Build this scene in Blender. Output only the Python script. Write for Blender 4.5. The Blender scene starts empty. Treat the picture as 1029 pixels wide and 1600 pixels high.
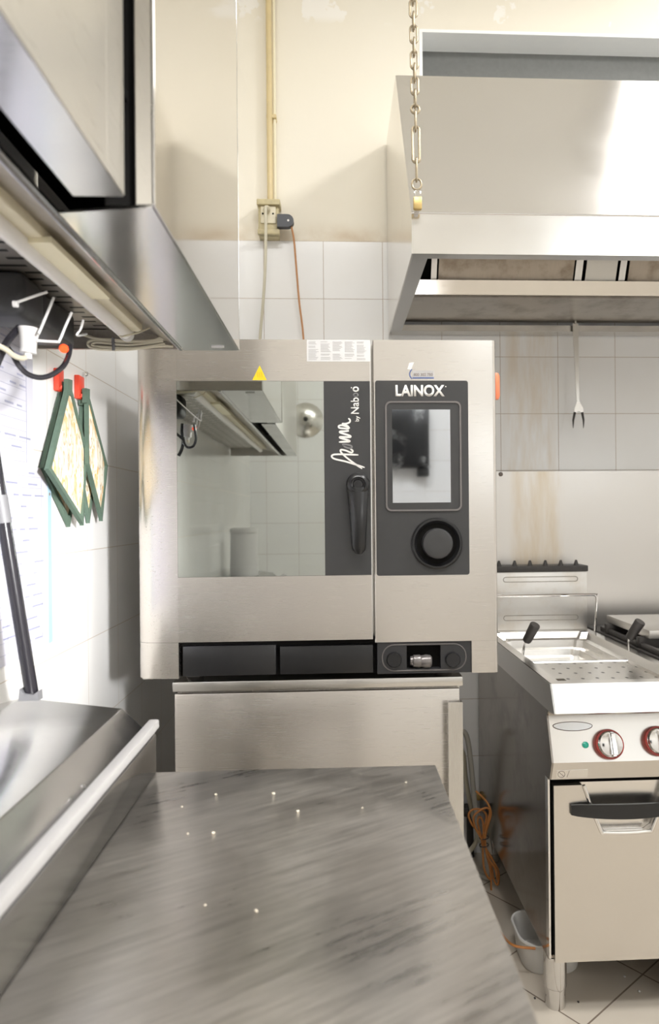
import bpy, bmesh, math, random
from math import radians, sin, cos, pi, tan
from mathutils import Vector, Matrix

random.seed(7)
scene = bpy.context.scene
COL = scene.collection

# ------------------------------------------------------------------ camera
F = 1060.0                      # focal length in pixels of the 1029x1600 frame
CAM_H = 1.27
PPX, PPY = 576.84, 804.55       # principal point
CAM_ROT = Matrix.Rotation(radians(-2.8), 3, 'Z') @ Matrix.Rotation(pi/2, 3, 'X') @ Matrix.Rotation(radians(-0.5), 3, 'Z')
cam_data = bpy.data.cameras.new('camera')
cam_data.sensor_fit = 'VERTICAL'
cam_data.sensor_height = 36.0
cam_data.sensor_width = 36.0*1029/1600
cam_data.lens = 36.0*F/1600
cam_data.shift_x = -(PPX-514.5)/1600
cam_data.shift_y = (PPY-800.0)/1600
cam_data.clip_start = 0.02
cam_data.dof.use_dof = True
cam_data.dof.focus_distance = 1.75
cam_data.dof.aperture_fstop = 4.0
cam = bpy.data.objects.new('camera', cam_data)
COL.objects.link(cam)
cam.matrix_world = Matrix.Translation((0, 0, CAM_H)) @ CAM_ROT.to_4x4()
scene.camera = cam

# ------------------------------------------------------------------ world, lights, exposure
scene.view_settings.view_transform = 'Standard'
scene.view_settings.look = 'None'
scene.view_settings.gamma = 1.0
scene.view_settings.use_curve_mapping = False
scene.view_settings.exposure = 0.2
try:
    scene.cycles.use_denoising = True
    scene.cycles.max_bounces = 10
    scene.cycles.diffuse_bounces = 6
    scene.cycles.glossy_bounces = 6
    scene.cycles.sample_clamp_indirect = 8
except Exception:
    pass

world = bpy.data.worlds.new('world')
scene.world = world
world.use_nodes = True
wn = world.node_tree
wn.nodes.clear()
wo = wn.nodes.new('ShaderNodeOutputWorld')
wb = wn.nodes.new('ShaderNodeBackground')
ws = wn.nodes.new('ShaderNodeTexSky')
ws.sky_type = 'HOSEK_WILKIE'
ws.sun_direction = (0.5, -0.6, 0.6)
ws.turbidity = 3.0
wb.inputs['Strength'].default_value = 1.0
wn.links.new(ws.outputs[0], wb.inputs['Color'])
wn.links.new(wb.outputs[0], wo.inputs['Surface'])

def area_light(name, loc, size, size_y, energy, color, direction):
    d = bpy.data.lights.new(name, 'AREA')
    d.shape = 'RECTANGLE'
    d.size = size
    d.size_y = size_y
    d.energy = energy
    d.color = color
    o = bpy.data.objects.new(name, d)
    COL.objects.link(o)
    o.location = loc
    o.rotation_euler = Vector(direction).to_track_quat('-Z', 'Y').to_euler()
    return o

ROOM_X0, ROOM_X1 = -0.61, 3.3
ROOM_Y0, ROOM_Y1 = -1.55, 2.6
FLOOR_Z, CEIL_Z = -0.04, 3.55
WIN = (1.75, 2.95, 2.75, 3.45)          # daylight window high in the rear wall: x0, x1, z0, z1
LOW = (1.75, 2.95, 1.55, 1.97)         # shallow window under it

area_light('window_daylight', ((WIN[0]+WIN[1])/2, ROOM_Y0-0.06, (WIN[2]+WIN[3])/2), WIN[1]-WIN[0], WIN[3]-WIN[2], 10, (0.95, 0.98, 1.0), (0, 1, 0))
area_light('low_window_daylight', ((LOW[0]+LOW[1])/2, ROOM_Y0-0.06, (LOW[2]+LOW[3])/2), LOW[1]-LOW[0], LOW[3]-LOW[2], 4.0, (0.95, 0.98, 1.0), (0, 1, 0))
beam = area_light('added_wall_beam', (1.97, ROOM_Y0-0.03, 1.72), 0.42, 0.48, 7, (1.0, 0.99, 0.98), Vector((-0.61, 1.25, 1.2))-Vector((1.97, ROOM_Y0, 1.72)))  # added narrow beam in the low window, aimed to brighten the left wall
beam.data.spread = radians(20)
area_light('unseen_lamp_light', (1.56, 0.9, CEIL_Z-0.085), 0.45, 0.45, 44, (1.0, 0.99, 0.965), (0, 0, -1))  # unseen lamp placed along the hood's shadow line to light the plaster
area_light('unseen_lamp_light', (1.75, 2.05, CEIL_Z-0.085), 1.0, 0.7, 6, (1.0, 0.985, 0.96), (0, 0, -1))  # added so the sloped hood front reflects a bright panel
area_light('unseen_lamp_light', (0.15, 0.3, CEIL_Z-0.085), 1.25, 0.28, 40, (1.0, 0.99, 0.975), (0, 0, -1))  # added fill for the rear wall and the surfaces facing it

# ------------------------------------------------------------------ helpers
def P(px, py, Y=None, X=None, Z=None):
    """point of the room seen at a pixel, on the plane Y=, X= or Z="""
    d = CAM_ROT @ Vector(((px-PPX)/F, -(py-PPY)/F, -1.0))
    if Y is not None: t = Y/d.y
    elif X is not None: t = X/d.x
    else: t = (Z-CAM_H)/d.z
    return Vector((0, 0, CAM_H)) + d*t

class MB:
    def __init__(self):
        self.bm = bmesh.new()
    def box(self, x0, x1, y0, y1, z0, z1, bevel=0.0, seg=2):
        b = bmesh.new()
        bmesh.ops.create_cube(b, size=1.0)
        for v in b.verts:
            v.co = Vector(((x0+x1)/2+v.co.x*(x1-x0), (y0+y1)/2+v.co.y*(y1-y0), (z0+z1)/2+v.co.z*(z1-z0)))
        if bevel > 0:
            bmesh.ops.bevel(b, geom=list(b.edges), offset=bevel, segments=seg, affect='EDGES', profile=0.5)
        return self.add(b)
    def add(self, b, mat=None):
        if mat is not None:
            bmesh.ops.transform(b, matrix=mat, verts=b.verts)
        me = bpy.data.meshes.new('tmp')
        b.to_mesh(me); b.free()
        self.bm.from_mesh(me)
        bpy.data.meshes.remove(me)
        return self
    def prism(self, pts, axis, a0, a1, bevel=0.0, seg=2):
        """closed outline extruded along an axis. axis 'X': pts=(y,z); 'Y': pts=(x,z); 'Z': pts=(x,y)"""
        b = bmesh.new()
        def mk(p, a):
            if axis == 'X': return (a, p[0], p[1])
            if axis == 'Y': return (p[0], a, p[1])
            return (p[0], p[1], a)
        v0 = [b.verts.new(mk(p, a0)) for p in pts]
        v1 = [b.verts.new(mk(p, a1)) for p in pts]
        b.faces.new(v0); b.faces.new(list(reversed(v1)))
        n = len(pts)
        for i in range(n):
            b.faces.new((v0[i], v0[(i+1) % n], v1[(i+1) % n], v1[i]))
        bmesh.ops.recalc_face_normals(b, faces=b.faces)
        if bevel > 0:
            bmesh.ops.bevel(b, geom=list(b.edges), offset=bevel, segments=seg, affect='EDGES', profile=0.5)
        return self.add(b)
    def sheet(self, pts, axis, a0, a1, t):
        """open outline extruded along an axis, as sheet metal t thick"""
        pts = [Vector(p) for p in pts]
        off = []
        for i, p in enumerate(pts):
            ds = []
            if i > 0: ds.append((p-pts[i-1]).normalized())
            if i < len(pts)-1: ds.append((pts[i+1]-p).normalized())
            ns = [Vector((-d.y, d.x)) for d in ds]
            n = sum(ns, Vector((0, 0)))
            n = n/max(n.length, 1e-6)
            k = t/max(0.3, n.dot(ns[0]))
            off.append(p+n*k)
        return self.prism([tuple(p) for p in pts]+[tuple(p) for p in reversed(off)], axis, a0, a1)
    def hole_plate(self, outer, inner, axis, a0, a1):
        """rectangular plate with a rectangular hole (u0,u1,v0,v1)"""
        o, i = outer, inner
        for r in ((o[0], o[1], o[2], i[2]), (o[0], o[1], i[3], o[3]), (o[0], i[0], i[2], i[3]), (i[1], o[1], i[2], i[3])):
            if r[1]-r[0] < 1e-5 or r[3]-r[2] < 1e-5: continue
            self.prism([(r[0], r[2]), (r[1], r[2]), (r[1], r[3]), (r[0], r[3])], axis, a0, a1)
        return self
    def tube(self, pts, r, seg=10, closed=False, caps=True):
        pts = [Vector(p) for p in pts]
        n = len(pts)
        rs = r if isinstance(r, (list, tuple)) else [r]*n
        b = bmesh.new()
        rings = []
        ref = None
        for i, p in enumerate(pts):
            if closed:
                d = (pts[(i+1) % n]-pts[i-1])
            else:
                d = pts[min(i+1, n-1)]-pts[max(i-1, 0)]
            if d.length < 1e-9: d = Vector((0, 0, 1))
            d.normalize()
            if ref is None:
                ref = Vector((0, 0, 1)) if abs(d.z) < 0.9 else Vector((1, 0, 0))
            u = ref - d*ref.dot(d)
            if u.length < 1e-4:
                u = Vector((1, 0, 0)) - d*d.x
                if u.length < 1e-4: u = Vector((0, 1, 0))
            u.normalize()
            ref = u
            w = d.cross(u)
            rings.append([b.verts.new(p+(u*cos(2*pi*k/seg)+w*sin(2*pi*k/seg))*rs[i]) for k in range(seg)])
        m = n if closed else n-1
        for i in range(m):
            A, B = rings[i], rings[(i+1) % n]
            for k in range(seg):
                b.faces.new((A[k], A[(k+1) % seg], B[(k+1) % seg], B[k]))
        if caps and not closed:
            b.faces.new(list(reversed(rings[0]))); b.faces.new(rings[-1])
        bmesh.ops.recalc_face_normals(b, faces=b.faces)
        return self.add(b)
    def lathe(self, prof, origin, axis, seg=32):
        """profile of (radius, height) turned about an axis through origin"""
        q = Vector((0, 0, 1)).rotation_difference(Vector(axis).normalized()).to_matrix().to_4x4()
        M = Matrix.Translation(origin) @ q
        b = bmesh.new()
        rings = []
        for r, h in prof:
            if r < 1e-6: rings.append([b.verts.new((0, 0, h))])
            else: rings.append([b.verts.new((r*cos(2*pi*k/seg), r*sin(2*pi*k/seg), h)) for k in range(seg)])
        for A, B in zip(rings, rings[1:]):
            for k in range(seg):
                a = [A[k % len(A)], A[(k+1) % len(A)], B[(k+1) % len(B)], B[k % len(B)]]
                u = []
                for v in a:
                    if v not in u: u.append(v)
                if len(u) > 2:
                    try: b.faces.new(u)
                    except ValueError: pass
        bmesh.ops.recalc_face_normals(b, faces=b.faces)
        return self.add(b, M)
    def poly(self, pts, thick, direction):
        """flat outline of 3D points given a thickness along a direction"""
        b = bmesh.new()
        d = Vector(direction)*thick
        v0 = [b.verts.new(p) for p in pts]
        v1 = [b.verts.new(Vector(p)+d) for p in pts]
        b.faces.new(v0); b.faces.new(list(reversed(v1)))
        n = len(pts)
        for i in range(n):
            b.faces.new((v0[i], v0[(i+1) % n], v1[(i+1) % n], v1[i]))
        bmesh.ops.recalc_face_normals(b, faces=b.faces)
        return self.add(b)

def rrect(x0, x1, z0, z1, r, n=5):
    pts = []
    for cx, cz, a0 in ((x1-r, z1-r, 0), (x0+r, z1-r, 90), (x0+r, z0+r, 180), (x1-r, z0+r, 270)):
        for k in range(n+1):
            a = radians(a0+90*k/n)
            pts.append((cx+r*cos(a), cz+r*sin(a)))
    return pts

def world_loc(o):
    v = Vector((0, 0, 0))
    while o is not None:
        v = v + o.location
        o = o.parent
    return v

def set_tags(o, label=None, cat=None, group=None, kind=None):
    if label: o['label'] = label
    if cat: o['category'] = cat
    if group: o['group'] = group
    if kind: o['kind'] = kind
    return o

def empty(name, loc, label, cat, group=None):
    o = bpy.data.objects.new(name, None)
    o.empty_display_size = 0.05
    COL.objects.link(o)
    o.location = loc
    return set_tags(o, label, cat, group)

def part(name, mb, m, parent=None, smooth=35, label=None):
    """one mesh object, built in room coordinates; children are stored relative to their parent"""
    me = bpy.data.meshes.new(name)
    bm = mb.bm
    if parent is not None:
        org = world_loc(parent)
    else:
        xs = [v.co for v in bm.verts]
        org = Vector((sum(v.x for v in xs)/len(xs), sum(v.y for v in xs)/len(xs), min(v.z for v in xs)))
    bmesh.ops.translate(bm, vec=-org, verts=bm.verts)
    if smooth:
        for f in bm.faces: f.smooth = True
        lim = radians(smooth)
        for e in bm.edges:
            if len(e.link_faces) == 2:
                if e.link_faces[0].normal.angle(e.link_faces[1].normal, 0) > lim: e.smooth = False
    bm.to_mesh(me); bm.free()
    for mm in (m if isinstance(m, (list, tuple)) else [m]): me.materials.append(mm)
    o = bpy.data.objects.new(name, me)
    COL.objects.link(o)
    if parent is not None: o.parent = parent
    else: o.location = org
    if label: o['label'] = label
    return o

def struct(name, mb, m, smooth=0):
    return set_tags(part(name, mb, m, None, smooth), kind='structure')

def solo(name, mb, m, label, cat, group=None, smooth=35):
    return set_tags(part(name, mb, m, None, smooth), label, cat, group)

def copy_thing(src, delta, label, group=None):
    c = src.copy(); COL.objects.link(c)
    c.location = src.location + Vector(delta)
    c['label'] = label
    for ch in list(src.children):
        d = ch.copy(); COL.objects.link(d); d.parent = c
        for g in list(ch.children):
            e = g.copy(); COL.objects.link(e); e.parent = d
    return c

def text_mesh(mb, s, origin, u, v, width, height, n, thick=0.0006, bold=0.0):
    """lettering fitted into a box: origin = lower left, u along the line, v up the letters"""
    cu = bpy.data.curves.new('lettering', 'FONT')
    cu.body = s
    cu.offset = bold
    o = bpy.data.objects.new('lettering', cu)
    COL.objects.link(o)
    bpy.context.view_layer.update()
    dg = bpy.context.evaluated_depsgraph_get()
    me = bpy.data.meshes.new_from_object(o.evaluated_get(dg))
    bpy.data.objects.remove(o); bpy.data.curves.remove(cu)
    b = bmesh.new(); b.from_mesh(me); bpy.data.meshes.remove(me)
    xs = [q.co.x for q in b.verts]; ys = [q.co.y for q in b.verts]
    x0, x1, y0, y1 = min(xs), max(xs), min(ys), max(ys)
    u, v, n = Vector(u), Vector(v), Vector(n)
    for q in b.verts:
        q.co = Vector(origin) + u*((q.co.x-x0)/(x1-x0)*width) + v*((q.co.y-y0)/(y1-y0)*height)
    r = bmesh.ops.extrude_face_region(b, geom=list(b.faces))
    bmesh.ops.translate(b, vec=n*thick, verts=[g for g in r['geom'] if isinstance(g, bmesh.types.BMVert)])
    bmesh.ops.recalc_face_normals(b, faces=b.faces)
    return mb.add(b)

def smooth_path(pts, n=6):
    pts = [Vector(p) for p in pts]
    out = []
    for i in range(len(pts)-1):
        p0 = pts[max(i-1, 0)]; p1 = pts[i]; p2 = pts[i+1]; p3 = pts[min(i+2, len(pts)-1)]
        for k in range(n):
            t = k/n
            out.append(0.5*((2*p1)+(p2-p0)*t+(2*p0-5*p1+4*p2-p3)*t*t+(3*p1-p0-3*p2+p3)*t**3))
    out.append(pts[-1])
    return out

# ------------------------------------------------------------------ materials
def new_mat(name):
    m = bpy.data.materials.new(name)
    m.use_nodes = True
    nt = m.node_tree
    b = nt.nodes['Principled BSDF']
    return m, nt, b

def plain(name, col, rough=0.5, metal=0.0, spec=0.5, var=0.06, scale=30, emit=None):
    m, nt, b = new_mat(name)
    b.inputs['Roughness'].default_value = rough
    b.inputs['Metallic'].default_value = metal
    b.inputs['Specular IOR Level'].default_value = spec
    tc = nt.nodes.new('ShaderNodeTexCoord')
    nz = nt.nodes.new('ShaderNodeTexNoise')
    nz.inputs['Scale'].default_value = scale
    nz.inputs['Detail'].default_value = 3
    mx = nt.nodes.new('ShaderNodeMix'); mx.data_type = 'RGBA'
    mx.inputs['A'].default_value = (col[0]*(1-var), col[1]*(1-var), col[2]*(1-var), 1)
    mx.inputs['B'].default_value = (min(1, col[0]*(1+var)), min(1, col[1]*(1+var)), min(1, col[2]*(1+var)), 1)
    nt.links.new(tc.outputs['Object'], nz.inputs['Vector'])
    nt.links.new(nz.outputs[0], mx.inputs['Factor'])
    nt.links.new(mx.outputs['Result'], b.inputs['Base Color'])
    if emit:
        b.inputs['Emission Color'].default_value = (*col, 1)
        b.inputs['Emission Strength'].default_value = emit
    return m

def steel(name, col=(0.66, 0.645, 0.62), rough=0.26, stretch=(1, 1, 60), var=0.006, rvar=0.012, dirt=0.0, dirtcol=(0.30, 0.22, 0.13), dirtscale=6, bump=0.0, smudge=0.0):
    """brushed stainless steel; stretch gives the brushing direction (small = along)"""
    m, nt, b = new_mat(name)
    L = nt.links.new
    b.inputs['Metallic'].default_value = 1.0
    tc = nt.nodes.new('ShaderNodeTexCoord')
    mp = nt.nodes.new('ShaderNodeMapping'); mp.inputs['Scale'].default_value = stretch
    nz = nt.nodes.new('ShaderNodeTexNoise'); nz.inputs['Scale'].default_value = 14; nz.inputs['Detail'].default_value = 4
    L(tc.outputs['Object'], mp.inputs['Vector']); L(mp.outputs[0], nz.inputs['Vector'])
    sm = nt.nodes.new('ShaderNodeTexNoise'); sm.inputs['Scale'].default_value = 4.5; sm.inputs['Detail'].default_value = 5; sm.inputs['Roughness'].default_value = 0.6
    L(tc.outputs['Object'], sm.inputs['Vector'])
    mr = nt.nodes.new('ShaderNodeMapRange')
    mr.inputs['From Min'].default_value = 0.3; mr.inputs['From Max'].default_value = 0.7
    mr.inputs['To Min'].default_value = max(0.02, rough-rvar/2); mr.inputs['To Max'].default_value = rough+rvar/2
    L(nz.outputs[0], mr.inputs['Value'])
    rough_out = mr.outputs[0]
    if smudge > 0:
        ad = nt.nodes.new('ShaderNodeMath'); ad.operation = 'MULTIPLY_ADD'
        mr2 = nt.nodes.new('ShaderNodeMapRange'); mr2.inputs['From Min'].default_value = 0.4; mr2.inputs['From Max'].default_value = 0.65
        L(sm.outputs[0], mr2.inputs['Value'])
        L(mr2.outputs[0], ad.inputs[0]); ad.inputs[1].default_value = smudge; L(mr.outputs[0], ad.inputs[2])
        rough_out = ad.outputs[0]
    L(rough_out, b.inputs['Roughness'])
    mx = nt.nodes.new('ShaderNodeMix'); mx.data_type = 'RGBA'
    mx.inputs['A'].default_value = tuple(c*(1-var) for c in col)+(1,)
    mx.inputs['B'].default_value = tuple(min(1, c*(1+var)) for c in col)+(1,)
    L(nz.outputs[0], mx.inputs['Factor'])
    out = mx.outputs['Result']
    if dirt > 0:
        dn = nt.nodes.new('ShaderNodeTexNoise'); dn.inputs['Scale'].default_value = dirtscale; dn.inputs['Detail'].default_value = 8; dn.inputs['Roughness'].default_value = 0.65
        L(tc.outputs['Object'], dn.inputs['Vector'])
        rr = nt.nodes.new('ShaderNodeMapRange'); rr.inputs['From Min'].default_value = 0.48; rr.inputs['From Max'].default_value = 0.72; rr.inputs['To Max'].default_value = dirt
        L(dn.outputs[0], rr.inputs['Value'])
        m2 = nt.nodes.new('ShaderNodeMix'); m2.data_type = 'RGBA'
        L(rr.outputs[0], m2.inputs['Factor']); L(out, m2.inputs['A']); m2.inputs['B'].default_value = (*dirtcol, 1)
        out = m2.outputs['Result']
        m3 = nt.nodes.new('ShaderNodeMath'); m3.operation = 'SUBTRACT'; m3.inputs[0].default_value = 1.0
        L(rr.outputs[0], m3.inputs[1]); L(m3.outputs[0], b.inputs['Metallic'])
    L(out, b.inputs['Base Color'])
    if bump > 0:
        bp = nt.nodes.new('ShaderNodeBump'); bp.inputs['Strength'].default_value = bump; bp.inputs['Distance'].default_value = 0.002
        L(nz.outputs[0], bp.inputs['Height']); L(bp.outputs[0], b.inputs['Normal'])
    return m

def pos_uv(nt, au, av, ou, ov, rot=0.0):
    g = nt.nodes.new('ShaderNodeNewGeometry')
    s = nt.nodes.new('ShaderNodeSeparateXYZ')
    c = nt.nodes.new('ShaderNodeCombineXYZ')
    nt.links.new(g.outputs['Position'], s.inputs[0])
    nt.links.new(s.outputs[au], c.inputs[0]); nt.links.new(s.outputs[av], c.inputs[1])
    mp = nt.nodes.new('ShaderNodeMapping'); mp.vector_type = 'TEXTURE'
    mp.inputs['Location'].default_value = (ou, ov, 0)
    mp.inputs['Rotation'].default_value = (0, 0, rot)
    nt.links.new(c.outputs[0], mp.inputs['Vector'])
    return g, s, mp

def tile_mat(name, au, av, ou, ov, w, h, col, grout, gw=0.0022, rough=0.16, rot=0.0, stain=None, coat=0.0):
    m, nt, b = new_mat(name)
    L = nt.links.new
    g, s, mp = pos_uv(nt, au, av, ou, ov, rot)
    br = nt.nodes.new('ShaderNodeTexBrick')
    br.offset = 0.0; br.squash = 1.0
    br.inputs['Scale'].default_value = 1.0
    br.inputs['Brick Width'].default_value = w
    br.inputs['Row Height'].default_value = h
    br.inputs['Mortar Size'].default_value = gw/2
    br.inputs['Mortar Smooth'].default_value = 0.15
    br.inputs['Color1'].default_value = (*col, 1)
    br.inputs['Color2'].default_value = tuple(c*0.965 for c in col)+(1,)
    br.inputs['Mortar'].default_value = (*grout, 1)
    L(mp.outputs[0], br.inputs['Vector'])
    out = br.outputs['Color']
    nz = nt.nodes.new('ShaderNodeTexNoise'); nz.inputs['Scale'].default_value = 5; nz.inputs['Detail'].default_value = 6
    L(g.outputs['Position'], nz.inputs['Vector'])
    mr = nt.nodes.new('ShaderNodeMapRange'); mr.inputs['From Min'].default_value = 0.35; mr.inputs['From Max'].default_value = 0.7; mr.inputs['To Min'].default_value = 0.0; mr.inputs['To Max'].default_value = 0.14
    L(nz.outputs[0], mr.inputs['Value'])
    mx = nt.nodes.new('ShaderNodeMix'); mx.data_type = 'RGBA'
    L(mr.outputs[0], mx.inputs['Factor']); L(out, mx.inputs['A']); mx.inputs['B'].default_value = (col[0]*0.86, col[1]*0.80, col[2]*0.70, 1)
    out = mx.outputs['Result']
    if stain:
        out = stain(nt, g, s, out)
    L(out, b.inputs['Base Color'])
    rr = nt.nodes.new('ShaderNodeMapRange'); rr.inputs['To Min'].default_value = rough; rr.inputs['To Max'].default_value = 0.8
    L(br.outputs['Fac'], rr.inputs['Value']); L(rr.outputs[0], b.inputs['Roughness'])
    bp = nt.nodes.new('ShaderNodeBump'); bp.invert = True; bp.inputs['Strength'].default_value = 0.35; bp.inputs['Distance'].default_value = 0.002
    L(br.outputs['Fac'], bp.inputs['Height']); L(bp.outputs[0], b.inputs['Normal'])
    return m

def window_mask(nt, sock, lo, hi, soft):
    """1 inside lo..hi of a coordinate, with soft ends"""
    a = nt.nodes.new('ShaderNodeMapRange'); a.interpolation_type = 'SMOOTHSTEP'
    a.inputs['From Min'].default_value = lo-soft; a.inputs['From Max'].default_value = lo+soft
    c = nt.nodes.new('ShaderNodeMapRange'); c.interpolation_type = 'SMOOTHSTEP'
    c.inputs['From Min'].default_value = hi-soft; c.inputs['From Max'].default_value = hi+soft
    c.inputs['To Min'].default_value = 1.0; c.inputs['To Max'].default_value = 0.0
    nt.links.new(sock, a.inputs['Value']); nt.links.new(sock, c.inputs['Value'])
    k = nt.nodes.new('ShaderNodeMath'); k.operation = 'MULTIPLY'
    nt.links.new(a.outputs[0], k.inputs[0]); nt.links.new(c.outputs[0], k.inputs[1])
    return k.outputs[0]

def grease(x0, x1, z0, z1, col, amount, sx=8, sz=1.2):
    """streaks of old grease that ran down the wall"""
    def f(nt, g, s, out):
        L = nt.links.new
        mx_ = window_mask(nt, s.outputs['X'], x0, x1, 0.025)
        mz_ = window_mask(nt, s.outputs['Z'], z0, z1, 0.05)
        mp = nt.nodes.new('ShaderNodeMapping'); mp.inputs['Scale'].default_value = (sx, 1, sz)
        L(g.outputs['Position'], mp.inputs['Vector'])
        nz = nt.nodes.new('ShaderNodeTexNoise'); nz.inputs['Scale'].default_value = 3.0; nz.inputs['Detail'].default_value = 7; nz.inputs['Roughness'].default_value = 0.6
        L(mp.outputs[0], nz.inputs['Vector'])
        r = nt.nodes.new('ShaderNodeMapRange'); r.inputs['From Min'].default_value = 0.36; r.inputs['From Max'].default_value = 0.66; r.inputs['To Max'].default_value = amount
        L(nz.outputs[0], r.inputs['Value'])
        k = nt.nodes.new('ShaderNodeMath'); k.operation = 'MULTIPLY'; L(mx_, k.inputs[0]); L(mz_, k.inputs[1])
        k2 = nt.nodes.new('ShaderNodeMath'); k2.operation = 'MULTIPLY'; L(k.outputs[0], k2.inputs[0]); L(r.outputs[0], k2.inputs[1])
        m = nt.nodes.new('ShaderNodeMix'); m.data_type = 'RGBA'
        L(k2.outputs[0], m.inputs['Factor']); L(out, m.inputs['A']); m.inputs['B'].default_value = (*col, 1)
        return m.outputs['Result']
    return f

def plaster_mat():
    m, nt, b = new_mat('cream plaster')
    L = nt.links.new
    b.inputs['Roughness'].default_value = 0.75
    g = nt.nodes.new('ShaderNodeNewGeometry')
    s = nt.nodes.new('ShaderNodeSeparateXYZ'); L(g.outputs['Position'], s.inputs[0])
    n1 = nt.nodes.new('ShaderNodeTexNoise'); n1.inputs['Scale'].default_value = 2.2; n1.inputs['Detail'].default_value = 6
    L(g.outputs['Position'], n1.inputs['Vector'])
    mx = nt.nodes.new('ShaderNodeMix'); mx.data_type = 'RGBA'
    mx.inputs['A'].default_value = (0.85, 0.79, 0.665, 1); mx.inputs['B'].default_value = (0.88, 0.84, 0.745, 1)
    L(n1.outputs[0], mx.inputs['Factor'])
    # flaked paint high up on the wall
    n2 = nt.nodes.new('ShaderNodeTexNoise'); n2.inputs['Scale'].default_value = 9; n2.inputs['Detail'].default_value = 5
    L(g.outputs['Position'], n2.inputs['Vector'])
    r2 = nt.nodes.new('ShaderNodeMapRange'); r2.inputs['From Min'].default_value = 0.60; r2.inputs['From Max'].default_value = 0.615
    L(n2.outputs[0], r2.inputs['Value'])
    mz = window_mask(nt, s.outputs['Z'], 3.17, 3.6, 0.02)
    k = nt.nodes.new('ShaderNodeMath'); k.operation = 'MULTIPLY'; L(r2.outputs[0], k.inputs[0]); L(mz, k.inputs[1])
    m2 = nt.nodes.new('ShaderNodeMix'); m2.data_type = 'RGBA'
    L(k.outputs[0], m2.inputs['Factor']); L(mx.outputs['Result'], m2.inputs['A']); m2.inputs['B'].default_value = (0.92, 0.89, 0.83, 1)
    # brown damp line above the tiles
    n3 = nt.nodes.new('ShaderNodeTexNoise'); n3.inputs['Scale'].default_value = 7; n3.inputs['Detail'].default_value = 6
    L(g.outputs['Position'], n3.inputs['Vector'])
    r3 = nt.nodes.new('ShaderNodeMapRange'); r3.inputs['From Min'].default_value = 0.42; r3.inputs['From Max'].default_value = 0.7; r3.inputs['To Max'].default_value = 0.55
    L(n3.outputs[0], r3.inputs['Value'])
    mz3 = window_mask(nt, s.outputs['Z'], 2.30, 2.37, 0.04)
    k3 = nt.nodes.new('ShaderNodeMath'); k3.operation = 'MULTIPLY'; L(r3.outputs[0], k3.inputs[0]); L(mz3, k3.inputs[1])
    m3 = nt.nodes.new('ShaderNodeMix'); m3.data_type = 'RGBA'
    L(k3.outputs[0], m3.inputs['Factor']); L(m2.outputs['Result'], m3.inputs['A']); m3.inputs['B'].default_value = (0.52, 0.36, 0.20, 1)
    L(m3.outputs['Result'], b.inputs['Base Color'])
    bp = nt.nodes.new('ShaderNodeBump'); bp.inputs['Strength'].default_value = 0.12; bp.inputs['Distance'].default_value = 0.01
    L(n2.outputs[0], bp.inputs['Height']); L(bp.outputs[0], b.inputs['Normal'])
    return m

TILE = (0.86, 0.86, 0.86)
GROUT = (0.42, 0.34, 0.28)
M = {}
M['plaster'] = plaster_mat()
M['wall_paint'] = plain('off-white wall paint', (0.83, 0.82, 0.79), 0.8, var=0.03, scale=3)
M['ceiling'] = plain('ceiling paint', (0.86, 0.85, 0.82), 0.8, var=0.03, scale=3)
M['tile_back'] = tile_mat('white tiles of the back wall', 'X', 'Z', -0.041, 1.437, 0.2267, 0.2203, TILE, GROUT,
                          stain=grease(0.66, 0.85, 1.40, 2.02, (0.66, 0.52, 0.34), 0.45))
M['tile_left'] = tile_mat('white tiles of the left wall', 'Y', 'Z', 1.47, 1.408, 0.2267, 0.219, TILE, (0.50, 0.44, 0.38))
M['tile_rear'] = tile_mat('white tiles of the rear wall', 'X', 'Z', -0.041, 1.437, 0.2267, 0.2203, TILE, GROUT)
M['tile_right'] = tile_mat('white tiles of the right wall', 'Y', 'Z', 0.0, 1.437, 0.2267, 0.2203, TILE, GROUT)
M['floor'] = tile_mat('beige floor tiles', 'X', 'Y', 0.62, 1.70, 0.30, 0.30, (0.58, 0.525, 0.45), (0.18, 0.14, 0.11), gw=0.005, rough=0.3, rot=radians(38))
M['white_trim'] = plain('white painted reveal', (0.95, 0.97, 0.98), 0.5, var=0.03)
M['shutter'] = plain('grey shutter', (0.17, 0.175, 0.17), 0.6, var=0.12, scale=60)

M['steel_v'] = steel('steel brushed upright', rough=0.27, stretch=(60, 60, 1))
M['steel_h'] = steel('steel brushed sideways', rough=0.25, stretch=(1, 1, 60))
M['steel_hood'] = steel('steel of the wall hood', col=(0.82, 0.80, 0.77), rough=0.20, stretch=(1, 60, 60), rvar=0.015, smudge=0.05)
M['steel_mirror'] = steel('polished steel', col=(0.70, 0.68, 0.65), rough=0.055, stretch=(60, 1, 60), rvar=0.03, bump=0.004, smudge=0.03)
M['steel_near'] = steel('dull steel of the near hood panel', col=(0.66, 0.64, 0.60), rough=0.30, stretch=(60, 1, 60), rvar=0.06)
M['steel_flange'] = steel('flange steel', col=(0.56, 0.555, 0.55), rough=0.16, stretch=(1, 60, 60), rvar=0.05, smudge=0.08)
M['steel_soft'] = steel('soft bright flange steel', col=(0.70, 0.70, 0.70), rough=0.13, stretch=(60, 1, 60), smudge=0.08)
M['steel_dirty'] = steel('greasy steel', col=(0.45, 0.42, 0.38), rough=0.35, stretch=(1, 30, 30), dirt=0.7, dirtcol=(0.13, 0.095, 0.06), dirtscale=9)
M['steel_oven'] = steel('oven front steel', col=(0.67, 0.635, 0.595), rough=0.27, stretch=(1, 60, 60), rvar=0.01)
M['steel_side'] = steel('side panel steel', col=(0.36, 0.33, 0.30), rough=0.17, stretch=(60, 60, 1), dirt=0.35, dirtcol=(0.09, 0.07, 0.055), dirtscale=5)
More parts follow.
